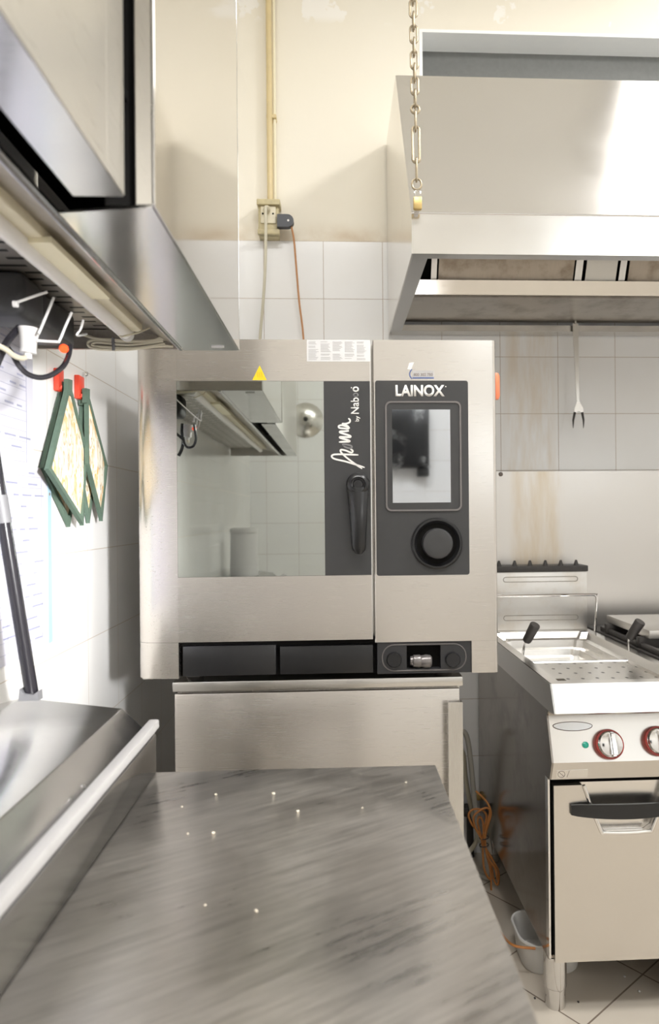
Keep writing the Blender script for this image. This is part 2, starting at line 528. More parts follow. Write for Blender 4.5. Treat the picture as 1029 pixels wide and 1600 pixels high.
M['steel_leg'] = steel('turned steel leg', col=(0.68, 0.67, 0.66), rough=0.12, stretch=(1, 1, 60))
M['steel_flue'] = steel('greasy flue steel', col=(0.74, 0.725, 0.70), rough=0.42, stretch=(60, 60, 1), dirt=0.30, dirtcol=(0.48, 0.36, 0.22), dirtscale=11)
M['steel_filter'] = steel('brown greasy filter mesh', col=(0.50, 0.44, 0.37), rough=0.40, stretch=(50, 1, 1), var=0.14, rvar=0.2, dirt=0.6, dirtcol=(0.22, 0.14, 0.07), dirtscale=14)
M['steel_fryer'] = steel('fryer front steel', col=(0.69, 0.66, 0.62), rough=0.27, stretch=(60, 60, 1), var=0.003, rvar=0.005)
M['steel_bright'] = steel('bright basin steel', col=(0.78, 0.76, 0.73), rough=0.22, stretch=(1, 40, 40), rvar=0.06)
M['steel_sheet'] = steel('wall sheet steel', col=(0.68, 0.655, 0.625), rough=0.33, stretch=(60, 60, 1), rvar=0.04, smudge=0.06)
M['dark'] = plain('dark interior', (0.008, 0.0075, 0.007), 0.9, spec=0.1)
M['soot'] = plain('sooty metal', (0.045, 0.04, 0.037), 0.5, var=0.3, scale=40)
M['black'] = plain('black plastic', (0.013, 0.013, 0.014), 0.30, var=0.1)
M['black_soft'] = plain('dull black plastic', (0.03, 0.03, 0.032), 0.5, var=0.15)
M['panel'] = plain('dark grey control panel', (0.045, 0.045, 0.046), 0.30, var=0.06)
M['bezel'] = plain('grey bezel', (0.20, 0.185, 0.18), 0.3, 0.4)
M['white_print'] = plain('white lettering', (0.86, 0.84, 0.80), 0.5, var=0.02)
M['grey_print'] = plain('grey lettering', (0.20, 0.20, 0.20), 0.5)
M['chrome'] = plain('chrome', (0.82, 0.81, 0.80), 0.08, 1.0, var=0.02)
M['white_plastic'] = plain('white plastic', (0.66, 0.65, 0.645), 0.35, var=0.03)
M['grey_white'] = plain('greyish white plastic', (0.47, 0.46, 0.455), 0.4, var=0.03)
M['lamp_tube'] = plain('opal lamp tube', (0.84, 0.82, 0.80), 0.25, var=0.02)
M['cream_board'] = plain('cream painted strip', (0.84, 0.78, 0.58), 0.5, var=0.04)
M['red'] = plain('red plastic', (0.78, 0.07, 0.035), 0.35)
M['orange'] = plain('salmon orange plastic', (0.90, 0.26, 0.13), 0.35)
M['knob_red'] = plain('dark red knob ring', (0.33, 0.035, 0.025), 0.35)
M['led_red'] = plain('glowing red switch lamp', (1.0, 0.07, 0.015), 0.3, emit=1.1)
M['green'] = plain('green pilot lens', (0.03, 0.42, 0.30), 0.25)
M['yellow'] = plain('yellow warning sticker', (0.90, 0.66, 0.02), 0.45, var=0.03)
M['yellow_dark'] = plain('ochre symbol', (0.72, 0.42, 0.02), 0.5)
M['paper'] = plain('white sticker paper', (0.74, 0.735, 0.73), 0.6, var=0.02)
M['ink'] = plain('pale grey print', (0.47, 0.46, 0.455), 0.6)
M['ink_dark'] = plain('brown grey print', (0.23, 0.19, 0.17), 0.6)
M['ink_blue'] = plain('blue print', (0.10, 0.14, 0.30), 0.5)
M['sheet_paper'] = plain('bluish laminated paper', (0.60, 0.60, 0.68), 0.25, var=0.03, scale=8)
M['sheet_print'] = plain('faded blue table lines', (0.30, 0.31, 0.44), 0.5)
M['sleeve_strip'] = plain('light blue punched strip', (0.36, 0.52, 0.64), 0.3)
M['pole'] = plain('black painted pole', (0.018, 0.017, 0.022), 0.22)
M['tape'] = plain('grey band', (0.19, 0.19, 0.20), 0.5)
M['box_old'] = plain('yellowed grimy plastic', (0.52, 0.45, 0.27), 0.5, var=0.28, scale=50)
M['box_face'] = plain('cream socket face', (0.72, 0.66, 0.50), 0.45, var=0.1, scale=60)
M['conduit'] = plain('yellowed conduit', (0.68, 0.55, 0.30), 0.4, var=0.15, scale=20)
M['cable_beige'] = plain('beige cable', (0.58, 0.54, 0.42), 0.5)
M['cable_brown'] = plain('orange brown cable', (0.50, 0.24, 0.10), 0.45)
M['cable_orange'] = plain('orange cable', (0.52, 0.21, 0.06), 0.5, var=0.15)
M['hose'] = plain('grey hose', (0.42, 0.40, 0.35), 0.5, var=0.1)
M['chain'] = plain('old galvanised chain', (0.36, 0.30, 0.21), 0.42, 0.75, var=0.25, scale=80)
M['brass'] = plain('brass', (0.52, 0.38, 0.16), 0.4, 0.85, var=0.1)
M['plug_grey'] = plain('dark grey plug', (0.035, 0.038, 0.046), 0.4)
M['tub'] = plain('milky plastic tub', (0.70, 0.69, 0.67), 0.35)
M['green_trim'] = plain('green cotton binding', (0.095, 0.145, 0.11), 0.85, var=0.15, scale=90)
M['crumb'] = plain('pale crumb', (0.75, 0.68, 0.55), 0.7)

def table_mat():
    """worn steel worktop with long wipe scratches and greasy smears"""
    m, nt, b = new_mat('worn steel worktop')
    L = nt.links.new
    b.inputs['Metallic'].default_value = 1.0
    tc = nt.nodes.new('ShaderNodeTexCoord')
    mp = nt.nodes.new('ShaderNodeMapping'); mp.vector_type = 'TEXTURE'; mp.inputs['Scale'].default_value = (0.75, 0.055, 1); mp.inputs['Rotation'].default_value = (0, 0, radians(30))
    L(tc.outputs['Object'], mp.inputs['Vector'])
    n1 = nt.nodes.new('ShaderNodeTexNoise'); n1.inputs['Scale'].default_value = 7; n1.inputs['Detail'].default_value = 9; n1.inputs['Roughness'].default_value = 0.7
    L(mp.outputs[0], n1.inputs['Vector'])
    n2 = nt.nodes.new('ShaderNodeTexNoise'); n2.inputs['Scale'].default_value = 6; n2.inputs['Detail'].default_value = 5
    L(tc.outputs['Object'], n2.inputs['Vector'])
    r1 = nt.nodes.new('ShaderNodeMapRange'); r1.inputs['From Min'].default_value = 0.35; r1.inputs['From Max'].default_value = 0.72
    r1.inputs['To Min'].default_value = 0.31; r1.inputs['To Max'].default_value = 0.40
    L(n1.outputs[0], r1.inputs['Value'])
    r2 = nt.nodes.new('ShaderNodeMapRange'); r2.inputs['From Min'].default_value = 0.4; r2.inputs['From Max'].default_value = 0.6; r2.inputs['To Min'].default_value = -0.06; r2.inputs['To Max'].default_value = 0.05
    L(n2.outputs[0], r2.inputs['Value'])
    ad = nt.nodes.new('ShaderNodeMath'); L(r1.outputs[0], ad.inputs[0]); L(r2.outputs[0], ad.inputs[1])
    L(ad.outputs[0], b.inputs['Roughness'])
    r3 = nt.nodes.new('ShaderNodeMapRange'); r3.inputs['From Min'].default_value = 0.34; r3.inputs['From Max'].default_value = 0.68
    L(n1.outputs[0], r3.inputs['Value'])
    mx = nt.nodes.new('ShaderNodeMix'); mx.data_type = 'RGBA'
    mx.inputs['A'].default_value = (0.46, 0.44, 0.415, 1); mx.inputs['B'].default_value = (0.67, 0.64, 0.605, 1)
    L(r3.outputs[0], mx.inputs['Factor'])
    L(mx.outputs['Result'], b.inputs['Base Color'])
    bp = nt.nodes.new('ShaderNodeBump'); bp.inputs['Strength'].default_value = 0.03; bp.inputs['Distance'].default_value = 0.002
    L(n1.outputs[0], bp.inputs['Height']); L(bp.outputs[0], b.inputs['Normal'])
    return m
M['table'] = table_mat()

def glass_mat():
    """tinted oven glass with a mirror coating"""
    m, nt, b = new_mat('coated oven glass')
    L = nt.links.new
    nt.nodes.remove(b)
    out = nt.nodes['Material Output']
    gl = nt.nodes.new('ShaderNodeBsdfGlossy'); gl.inputs['Color'].default_value = (0.80, 0.83, 0.78, 1); gl.inputs['Roughness'].default_value = 0.02
    tr = nt.nodes.new('ShaderNodeBsdfTransparent'); tr.inputs['Color'].default_value = (0.45, 0.47, 0.44, 1)
    mx = nt.nodes.new('ShaderNodeMixShader')
    tc = nt.nodes.new('ShaderNodeTexCoord')
    nz = nt.nodes.new('ShaderNodeTexNoise'); nz.inputs['Scale'].default_value = 6; nz.inputs['Detail'].default_value = 5
    L(tc.outputs['Object'], nz.inputs['Vector'])
    mr = nt.nodes.new('ShaderNodeMapRange'); mr.inputs['To Min'].default_value = 0.56; mr.inputs['To Max'].default_value = 0.66
    L(nz.outputs[0], mr.inputs['Value']); L(mr.outputs[0], mx.inputs[0])
    L(tr.outputs[0], mx.inputs[1]); L(gl.outputs[0], mx.inputs[2])
    L(mx.outputs[0], out.inputs['Surface'])
    return m
M['glass'] = glass_mat()

def screen_mat():
    m, nt, b = new_mat('dark glossy screen')
    b.inputs['Base Color'].default_value = (0.62, 0.65, 0.69, 1)
    b.inputs['Metallic'].default_value = 1.0
    L = nt.links.new
    tc = nt.nodes.new('ShaderNodeTexCoord')
    nz = nt.nodes.new('ShaderNodeTexNoise'); nz.inputs['Scale'].default_value = 22; nz.inputs['Detail'].default_value = 4
    L(tc.outputs['Object'], nz.inputs['Vector'])
    mr = nt.nodes.new('ShaderNodeMapRange'); mr.inputs['From Min'].default_value = 0.52; mr.inputs['From Max'].default_value = 0.72; mr.inputs['To Min'].default_value = 0.03; mr.inputs['To Max'].default_value = 0.12
    L(nz.outputs[0], mr.inputs['Value']); L(mr.outputs[0], b.inputs['Roughness'])
    return m
M['screen'] = screen_mat()

def print_mat():
    """off-white cloth printed with tan and orange leaves"""
    m, nt, b = new_mat('leaf printed cotton')
    L = nt.links.new
    b.inputs['Roughness'].default_value = 0.9
    tc = nt.nodes.new('ShaderNodeTexCoord')
    mp = nt.nodes.new('ShaderNodeMapping'); mp.inputs['Scale'].default_value = (1, 2.0, 0.75); mp.inputs['Rotation'].default_value = (radians(30), 0, 0)
    L(tc.outputs['Object'], mp.inputs['Vector'])
    dn = nt.nodes.new('ShaderNodeTexNoise'); dn.inputs['Scale'].default_value = 18; dn.inputs['Detail'].default_value = 3
    L(tc.outputs['Object'], dn.inputs['Vector'])
    vx = nt.nodes.new('ShaderNodeMix'); vx.data_type = 'RGBA'; vx.inputs['Factor'].default_value = 0.06
    L(mp.outputs[0], vx.inputs['A']); L(dn.outputs['Color'], vx.inputs['B'])
    vo = nt.nodes.new('ShaderNodeTexVoronoi'); vo.inputs['Scale'].default_value = 34
    L(vx.outputs['Result'], vo.inputs['Vector'])
    ramp = nt.nodes.new('ShaderNodeValToRGB')
    e = ramp.color_ramp.elements
    e[0].position = 0.0; e[0].color = (0.80, 0.76, 0.66, 1)
    e[1].position = 1.0; e[1].color = (0.77, 0.73, 0.62, 1)
    for p, c in ((0.40, (0.82, 0.79, 0.69, 1)), (0.52, (0.46, 0.35, 0.22, 1)), (0.60, (0.80, 0.76, 0.65, 1)), (0.80, (0.60, 0.48, 0.31, 1)), (0.93, (0.72, 0.42, 0.12, 1))):
        q = e.new(p); q.color = c
    sp = nt.nodes.new('ShaderNodeSeparateColor')
    L(vo.outputs['Color'], sp.inputs[0])
    mm = nt.nodes.new('ShaderNodeMath'); mm.operation = 'MULTIPLY_ADD'; mm.inputs[1].default_value = 0.75
    L(sp.outputs[0], mm.inputs[0])
    m4 = nt.nodes.new('ShaderNodeMath'); m4.operation = 'MULTIPLY'; m4.inputs[1].default_value = 0.5
    L(vo.outputs['Distance'], m4.inputs[0]); L(m4.outputs[0], mm.inputs[2])
    L(mm.outputs[0], ramp.inputs[0])
    L(ramp.outputs[0], b.inputs['Base Color'])
    return m
M['print'] = print_mat()

def slotted_mat():
    """sheet with rows of dark ventilation slots"""
    m, nt, b = new_mat('slotted grille sheet')
    L = nt.links.new
    b.inputs['Metallic'].default_value = 0.9
    b.inputs['Roughness'].default_value = 0.4
    g, s, mp = pos_uv(nt, 'X', 'Y', -0.61, 0.0)
    br = nt.nodes.new('ShaderNodeTexBrick'); br.offset = 0.5
    br.inputs['Scale'].default_value = 1.0
    br.inputs['Brick Width'].default_value = 0.075; br.inputs['Row Height'].default_value = 0.03
    br.inputs['Mortar Size'].default_value = 0.011; br.inputs['Mortar Smooth'].default_value = 0.05
    br.inputs['Color1'].default_value = (0.04, 0.035, 0.03, 1); br.inputs['Color2'].default_value = (0.05, 0.045, 0.04, 1)
    br.inputs['Mortar'].default_value = (0.50, 0.47, 0.43, 1)
    L(mp.outputs[0], br.inputs['Vector']); L(br.outputs['Color'], b.inputs['Base Color'])
    return m
M['slotted'] = slotted_mat()

def perforated_mat():
    m, nt, b = new_mat('perforated drain steel')
    L = nt.links.new
    b.inputs['Metallic'].default_value = 1.0; b.inputs['Roughness'].default_value = 0.25
    g, s, mp = pos_uv(nt, 'X', 'Y', 0.591, 1.787)
    mp.inputs['Scale'].default_value = (0.042, 0.062, 1)
    vo = nt.nodes.new('ShaderNodeTexVoronoi'); vo.inputs['Scale'].default_value = 1.0; vo.inputs['Randomness'].default_value = 0.15
    vo.voronoi_dimensions = '2D'
    L(mp.outputs[0], vo.inputs['Vector'])
    r = nt.nodes.new('ShaderNodeMapRange'); r.inputs['From Min'].default_value = 0.10; r.inputs['From Max'].default_value = 0.13
    L(vo.outputs['Distance'], r.inputs['Value'])
    mx = nt.nodes.new('ShaderNodeMix'); mx.data_type = 'RGBA'
    mx.inputs['A'].default_value = (0.05, 0.045, 0.04, 1); mx.inputs['B'].default_value = (0.72, 0.70, 0.67, 1)
    L(r.outputs[0], mx.inputs['Factor']); L(mx.outputs['Result'], b.inputs['Base Color'])
    return m
M['perforated'] = perforated_mat()

def sheet_stained():
    """steel wall sheet with a broad brown grease run"""
    m = steel('stained wall sheet', col=(0.69, 0.665, 0.635), rough=0.34, stretch=(60, 60, 1), rvar=0.08, smudge=0.05)
    nt = m.node_tree
    b = nt.nodes['Principled BSDF']
    link = b.inputs['Base Color'].links[0]
    src = link.from_socket
    nt.links.remove(link)
    g = nt.nodes.new('ShaderNodeNewGeometry'); s = nt.nodes.new('ShaderNodeSeparateXYZ')
    nt.links.new(g.outputs['Position'], s.inputs[0])
    out = grease(0.68, 0.87, 1.02, 1.5, (0.56, 0.45, 0.30), 0.65, sx=5, sz=0.8)(nt, g, s, src)
    nt.links.new(out, b.inputs['Base Color'])
    return m
M['sheet_stained'] = sheet_stained()

# ------------------------------------------------------------------ the room
T = 0.12
struct('floor', MB().box(ROOM_X0-T, ROOM_X1+T, ROOM_Y0-T, ROOM_Y1+0.4, FLOOR_Z-0.1, FLOOR_Z), M['floor'])
struct('ceiling', MB().box(ROOM_X0-T, ROOM_X1+T, ROOM_Y0-T, ROOM_Y1+0.4, CEIL_Z, CEIL_Z+0.1), M['ceiling'])
NICHE = (0.336, 2.4, 2.45, 3.145)
TILE_TOP = 2.318
struct('wall_back', MB().hole_plate((ROOM_X0-T, ROOM_X1+T, FLOOR_Z, CEIL_Z), NICHE, 'Y', ROOM_Y1+0.008, ROOM_Y1+0.14), M['plaster'])
struct('wall_back_tiles', MB().box(ROOM_X0, ROOM_X1, ROOM_Y1, ROOM_Y1+0.008, FLOOR_Z, TILE_TOP), M['tile_back'])
struct('trim_1', MB().hole_plate((NICHE[0]-0.0, NICHE[1]+0.0, NICHE[2], NICHE[3]), (NICHE[0]+0.012, NICHE[1]-0.012, NICHE[2]+0.012, NICHE[3]-0.012), 'Y', ROOM_Y1+0.006, ROOM_Y1+0.139), M['white_trim'])
w1 = struct('window_1', MB().box(NICHE[0], NICHE[1], ROOM_Y1+0.14, ROOM_Y1+0.17, NICHE[2], NICHE[3]), M['shutter'])
part('window_frame', MB().hole_plate((NICHE[0]+0.012, NICHE[1]-0.012, NICHE[2]+0.012, NICHE[3]-0.012), (NICHE[0]+0.07, NICHE[1]-0.07, NICHE[2]+0.07, NICHE[3]-0.16), 'Y', ROOM_Y1+0.115, ROOM_Y1+0.139), M['shutter'], w1, 0)
struct('wall_left', MB().box(ROOM_X0-T, ROOM_X0-0.008, ROOM_Y0-T, ROOM_Y1, FLOOR_Z, CEIL_Z), M['wall_paint'])
struct('wall_left_tiles', MB().box(ROOM_X0-0.008, ROOM_X0, ROOM_Y0, ROOM_Y1, FLOOR_Z, 2.284), M['tile_left'])
struct('wall_right', MB().box(ROOM_X1+0.008, ROOM_X1+T, ROOM_Y0-T, ROOM_Y1, FLOOR_Z, CEIL_Z), M['wall_paint'])
struct('wall_right_tiles', MB().box(ROOM_X1, ROOM_X1+0.008, ROOM_Y0, ROOM_Y1, FLOOR_Z, TILE_TOP), M['tile_right'])
wr = MB()
Ya, Yb = ROOM_Y0-T, ROOM_Y0-0.008
wr.box(ROOM_X0-T, WIN[0], Ya, Yb, FLOOR_Z, CEIL_Z)
wr.box(WIN[1], ROOM_X1+T, Ya, Yb, FLOOR_Z, CEIL_Z)
wr.box(WIN[0], WIN[1], Ya, Yb, LOW[3], WIN[2])
wr.box(WIN[0], WIN[1], Ya, Yb, FLOOR_Z, LOW[2])
wr.box(WIN[0], WIN[1], Ya, Yb, WIN[3], CEIL_Z)
struct('wall_rear', wr, M['wall_paint'])
rt = MB()
rt.box(ROOM_X0, WIN[0], ROOM_Y0-0.008, ROOM_Y0, FLOOR_Z, TILE_TOP)
rt.box(WIN[1], ROOM_X1, ROOM_Y0-0.008, ROOM_Y0, FLOOR_Z, TILE_TOP)
rt.box(WIN[0], WIN[1], ROOM_Y0-0.008, ROOM_Y0, LOW[3], TILE_TOP)
rt.box(WIN[0], WIN[1], ROOM_Y0-0.008, ROOM_Y0, FLOOR_Z, LOW[2])
struct('wall_rear_tiles', rt, M['tile_rear'])
wf = MB().hole_plate((WIN[0], WIN[1], WIN[2], WIN[3]), (WIN[0]+0.05, WIN[1]-0.05, WIN[2]+0.05, WIN[3]-0.05), 'Y', ROOM_Y0-0.05, ROOM_Y0+0.01)
wf.box((WIN[0]+WIN[1])/2-0.02, (WIN[0]+WIN[1])/2+0.02, ROOM_Y0-0.05, ROOM_Y0, WIN[2]+0.05, WIN[3]-0.05)
struct('window_2', wf, M['white_trim'])
df = MB().hole_plate(LOW, (LOW[0]+0.04, LOW[1]-0.04, LOW[2]+0.04, LOW[3]-0.04), 'Y', ROOM_Y0-0.05, ROOM_Y0+0.01)
struct('window_3', df, M['white_trim'])

# unseen ceiling lamps added to light the room (the light of each sits in its opening)
for i, (x, y, sx, sy, lab) in enumerate(((1.56, 0.9, 0.49, 0.49, 'unseen small square ceiling lamp over the aisle before the fryer'), (1.75, 2.05, 1.04, 0.74, 'wide ceiling lamp panel added above the wall hood for its reflection'), (0.15, 0.3, 1.29, 0.32, 'long narrow fill lamp added on the ceiling over the work table'))):
    t = empty('unseen_lamp', (x, y, CEIL_Z), lab, 'lamp')
    part('housing', MB().hole_plate((x-sx/2-0.02, x+sx/2+0.02, y-sy/2-0.02, y+sy/2+0.02), (x-sx/2, x+sx/2, y-sy/2, y+sy/2), 'Z', CEIL_Z-0.09, CEIL_Z-0.03), M['white_plastic'], t, 0)
    part('back_plate', MB().box(x-sx/2-0.02, x+sx/2+0.02, y-sy/2-0.02, y+sy/2+0.02, CEIL_Z-0.03, CEIL_Z), M['white_plastic'], t, 0)

# ------------------------------------------------------------------ wall hood over the fryer
HX0, HX1 = 0.205, 1.75
t = empty('extractor_hood', (0.95, 2.2, 1.958), 'big pale steel extractor hood with a sloped front hanging over the fryer', 'extractor hood')
# canopy: front skirt, sloped front, top, and closed ends
shell = MB()
shell.sheet([(1.78, 1.958), (1.78, 2.064), (2.2, 2.70), (2.596, 2.70)], 'X', HX0+0.004, HX1-0.004, -0.004)
end = [(1.781, 1.958), (1.781, 2.064), (2.2, 2.699), (2.596, 2.699), (2.596, 1.958)]
shell.prism(end, 'X', HX0, HX0+0.004); shell.prism(end, 'X', HX1-0.004, HX1)
part('canopy', shell, M['steel_hood'], t, 20)
part('skirt_fold', MB().tube([(HX0, 1.7795, 2.065), (HX1, 1.7795, 2.065)], 0.0022, 8), M['chrome'], t)
# inward flanges round the bottom edge
fl = MB()
fl.box(HX0+0.004, HX1-0.004, 1.785, 1.815, 1.958, 1.966)
fl.box(HX0+0.004, HX0+0.046, 1.815, 2.55, 1.958, 1.966)
fl.box(HX1-0.046, HX1-0.004, 1.815, 2.55, 1.958, 1.966)
part('bottom_flange', fl, M['steel_flange'], t, 0)
part('rear_rail', MB().sheet([(2.545, 1.985), (2.545, 1.962), (2.59, 1.958), (2.59, 1.985)], 'X', HX0+0.01, HX1-0.01, 0.003), M['steel_h'], t, 0)
part('rear_shelf', MB().box(HX0+0.046, HX1-0.046, 2.262, 2.55, 1.998, 2.004), M['steel_dirty'], t, 0, label='greasy sooty plate behind the drip channel')
part('drip_channel', MB().sheet([(2.31, 2.05), (2.31, 2.006), (2.274, 2.004), (2.246, 2.052)], 'X', HX0+0.05, HX1-0.05, 0.003), M['steel_bright'], t, 0)
# filters slope up from the channel to the front
def filt(x0, x1):
    return MB().prism([(2.285, 2.03), (2.295, 2.04), (2.13, 2.44), (2.12, 2.43)], 'X', x0, x1)
fx = [(0.35, 0.81), (1.0, 1.45), (1.49, 1.71)]
for x0, x1 in fx:
    part('grease_filter', filt(x0, x1), M['steel_filter'], t, 0, label='brown greasy mesh filter')
for x0, x1 in ((0.325, 0.344), (0.816, 0.840), (0.968, 0.990), (1.456, 1.484)):
    part('filter_frame_bar', filt(x0, x1), M['steel_bright'], t, 0)
part('filter_blank', filt(0.852, 0.958), M['steel_near'], t, 0)
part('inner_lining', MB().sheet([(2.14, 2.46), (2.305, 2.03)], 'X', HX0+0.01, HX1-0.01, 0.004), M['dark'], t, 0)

# fork hanging from the rear rail
fk = empty('meat_fork', (0.94, 2.53, 1.60), 'long steel two-pronged fork hanging from the back edge of the hood', 'fork')
top = P(898, 506, Y=2.535); mid = P(902, 628, Y=2.535)
sh = MB()
sh.poly([top+Vector((-0.011, 0, 0)), top+Vector((0.011, 0, 0)), mid+Vector((0.005, 0, 0)), mid+Vector((-0.005, 0, 0))], 0.004, (0, -1, 0))
sh.tube(smooth_path([top+Vector((0, -0.002, 0)), top+Vector((0, 0.0, 0.012)), top+Vector((0, 0.012, 0.02)), top+Vector((0, 0.022, 0.012))], 4), 0.004, 8)
part('handle', sh, M['steel_near'], fk)
hd = MB()
c = P(903, 641, Y=2.535)
hd.poly([mid+Vector((-0.005, 0, 0)), c+Vector((-0.017, 0, 0.004)), c+Vector((-0.016, 0, -0.012)), c+Vector((0, 0, -0.004)), c+Vector((0.017, 0, -0.012)), c+Vector((0.018, 0, 0.004)), mid+Vector((0.006, 0, 0))], 0.005, (0, -1, 0))
part('fork_head', hd, M['chrome'], fk)
for s in (-1, 1):
    a = c+Vector((s*0.014, -0.002, -0.008)); e_ = P(903+s*8, 669, Y=2.535)
    part('prong', MB().tube([a, a.lerp(e_, 0.5)+Vector((s*0.003, 0, 0)), e_], [0.005, 0.004, 0.001], 8), M['soot'], fk)

# ------------------------------------------------------------------ chain and padlock in front of the hood
CY = 1.755
def link_mesh(mb, c, length, width, r, turned):
    pts = []
    hl, hw = length/2, width/2
    for k in range(20):
        a = 2*pi*k/20
        x = hw*cos(a); z = hw*sin(a) + (hl-hw if sin(a) > 0 else -(hl-hw))
        pts.append(c+(Vector((0, x, z)) if turned else Vector((x, 0, z))))
    mb.tube(pts, r, 8, closed=True)
ch = MB()
p_top = P(645, 0, Y=CY); p_bot = P(651, 303, Y=CY)
def chain_x(z): return p_bot.x + (p_top.x-p_bot.x)*(z-p_bot.z)/(p_top.z-p_bot.z)
def zy(py): return P(648, py, Y=CY).z
z = zy(288)
seq = [(zy(288), 0.028, 0.024, 0.0028, False), ((zy(281)+zy(250))/2, zy(247)-zy(284), 0.012, 0.0026, True),
       ((zy(253)+zy(199))/2, zy(198)-zy(254), 0.018, 0.0036, False), ((zy(203)+zy(176))/2, zy(173)-zy(205), 0.012, 0.0026, True),
       (zy(171), 0.021, 0.021, 0.0034, False)]
for zc, ln, wd, r, tn in seq:
    link_mesh(ch, Vector((chain_x(zc), CY, zc)), abs(ln), wd, r, tn)
z = zy(166)
k = 0
while z < CEIL_Z-0.03:
    ln = 0.046
    link_mesh(ch, Vector((chain_x(z+ln/2-0.004), CY, z+ln/2-0.004)), ln, 0.018, 0.0031, k % 2 == 0)
    z += ln-0.0125; k += 1
ct = solo('chain', ch, M['chain'], 'rusty link chain hanging down in front of the wall hood', 'chain')
part('ceiling_hook', MB().tube(smooth_path([(chain_x(CEIL_Z), CY, CEIL_Z), (chain_x(CEIL_Z), CY, CEIL_Z-0.03), (chain_x(CEIL_Z), CY+0.012, CEIL_Z-0.042), (chain_x(CEIL_Z), CY+0.014, CEIL_Z-0.028)]), 0.004, 8), M['chain'], ct)
pl = P(652, 316, Y=CY)
pd = empty('padlock', (pl.x, CY, P(652, 327, Y=CY).z), 'small brass padlock at the bottom end of the hanging chain', 'padlock')
part('lock_body', MB().box(pl.x-0.011, pl.x+0.011, CY-0.007, CY+0.007, P(652, 328, Y=CY).z, P(652, 308, Y=CY).z, 0.003), M['brass'], pd)
zt = P(652, 308, Y=CY).z
part('shackle', MB().tube([(pl.x+0.008*cos(a), CY, zt+0.010+0.008*sin(a)) for a in [pi*k/8 for k in range(9)]]+[(pl.x-0.008, CY, zt)], 0.002, 8), M['chrome'], pd)
part('eye_bracket', MB().box(pl.x-0.006, pl.x+0.006, CY+0.003, 1.785, 2.062, 2.075, 0.001), M['steel_h'], pd)

# ------------------------------------------------------------------ conduit, socket box and its cables on the back wall
sx0, sx1 = -0.285, -0.203
cd = MB()
cd.tube([P(422, 322, Y=2.575), (P(422, 322, Y=2.575).x, 2.575, CEIL_Z)], 0.011, 14)
px_ = P(428.5, 300, Y=2.578).x
cdo = solo('conduit_pipe', cd, M['conduit'], 'yellowed plastic conduit pipe running up the cream wall from the socket box', 'pipe')
part('conduit_clip', MB().box(px_-0.028, px_+0.010, 2.570, 2.607, 3.24, 3.27, 0.003), M['conduit'], cdo)
part('conduit_clip', MB().box(px_-0.028, px_+0.010, 2.570, 2.607, 2.77, 2.785, 0.003), M['conduit'], cdo)
part('thin_conduit', MB().tube([(px_+0.002, 2.585, 2.452), (px_+0.002, 2.585, CEIL_Z)], 0.006, 10), M['cream_board'], cdo, label='paler thin conduit')
sb = empty('socket_box', (-0.245, 2.6, 2.316), 'grimy yellowed wall socket box with plugs at the foot of the conduit', 'socket box')
bx = MB()
bx.box(sx0+0.004, sx1-0.002, 2.548, 2.607, 2.318, 2.43, 0.004)
part('body', bx, M['box_old'], sb)
part('hood_flap', MB().prism([(2.53, 2.425), (2.607, 2.432), (2.607, 2.452), (2.535, 2.448)], 'X', sx0, sx1+0.004, 0.003), M['box_old'], sb)
part('socket_face', MB().box(sx0+0.014, sx1-0.012, 2.541, 2.55, 2.36, 2.424, 0.003), M['box_face'], sb)
part('lower_lip', MB().box(sx0+0.002, sx1+0.002, 2.538, 2.56, 2.318, 2.338, 0.004), M['box_old'], sb)
for hx in (sx0+0.022, sx1-0.022):
    part('socket_hole', MB().lathe([(0.0035, 0), (0.0035, 0.002), (0, 0.002)], (hx, 2.5415, 2.395), (0, -1, 0), 10), M['dark'], sb)
bp_ = empty('beige_plug_cable', (-0.247, 2.53, 2.40), 'beige plug and cable dropping from the socket box behind the oven', 'cable')
part('plug', MB().lathe([(0, 0), (0.012, 0), (0.014, 0.012), (0.009, 0.03), (0.006, 0.04), (0, 0.04)], (-0.247, 2.541, 2.408), (0, -1, -0.15), 16), M['box_face'], bp_)
part('cord', MB().tube(smooth_path([(-0.247, 2.505, 2.402), (-0.248, 2.497, 2.39), P(415, 365, Y=2.50), P(414, 420, Y=2.51), P(411, 470, Y=2.53), P(406, 530, Y=2.55), (-0.285, 2.56, 1.80), (-0.29, 2.56, 1.40)]), 0.0055, 10), M['cable_beige'], bp_)
gp = empty('grey_plug_cable', (-0.17, 2.54, 2.38), 'dark grey flat plug with an orange brown cable beside the socket box', 'cable')
a, b_ = P(433, 337, Y=2.545), P(459, 357, Y=2.545)
pts = [(a.x, b_.z)]+[(b_.x-0.024+0.024*cos(t_), (a.z+b_.z)/2+(a.z-b_.z)/2*sin(t_)) for t_ in [-pi/2+pi*k/10 for k in range(11)]]+[(a.x, a.z)]
part('plug', MB().prism(pts, 'Y', 2.53, 2.555), M['plug_grey'], gp)
part('plug_rivet', MB().lathe([(0.004, 0), (0.004, 0.002), (0, 0.002)], (b_.x-0.02, 2.531, (a.z+b_.z)/2), (0, -1, 0), 12), M['white_print'], gp)
part('cord', MB().tube(smooth_path([P(455, 354, Y=2.545), P(459, 375, Y=2.545), P(462, 410, Y=2.55), P(467, 470, Y=2.56), P(474, 530, Y=2.565), (-0.11, 2.565, 1.7), (-0.10, 2.565, 1.35)]), 0.0036, 8), M['cable_brown'], gp)

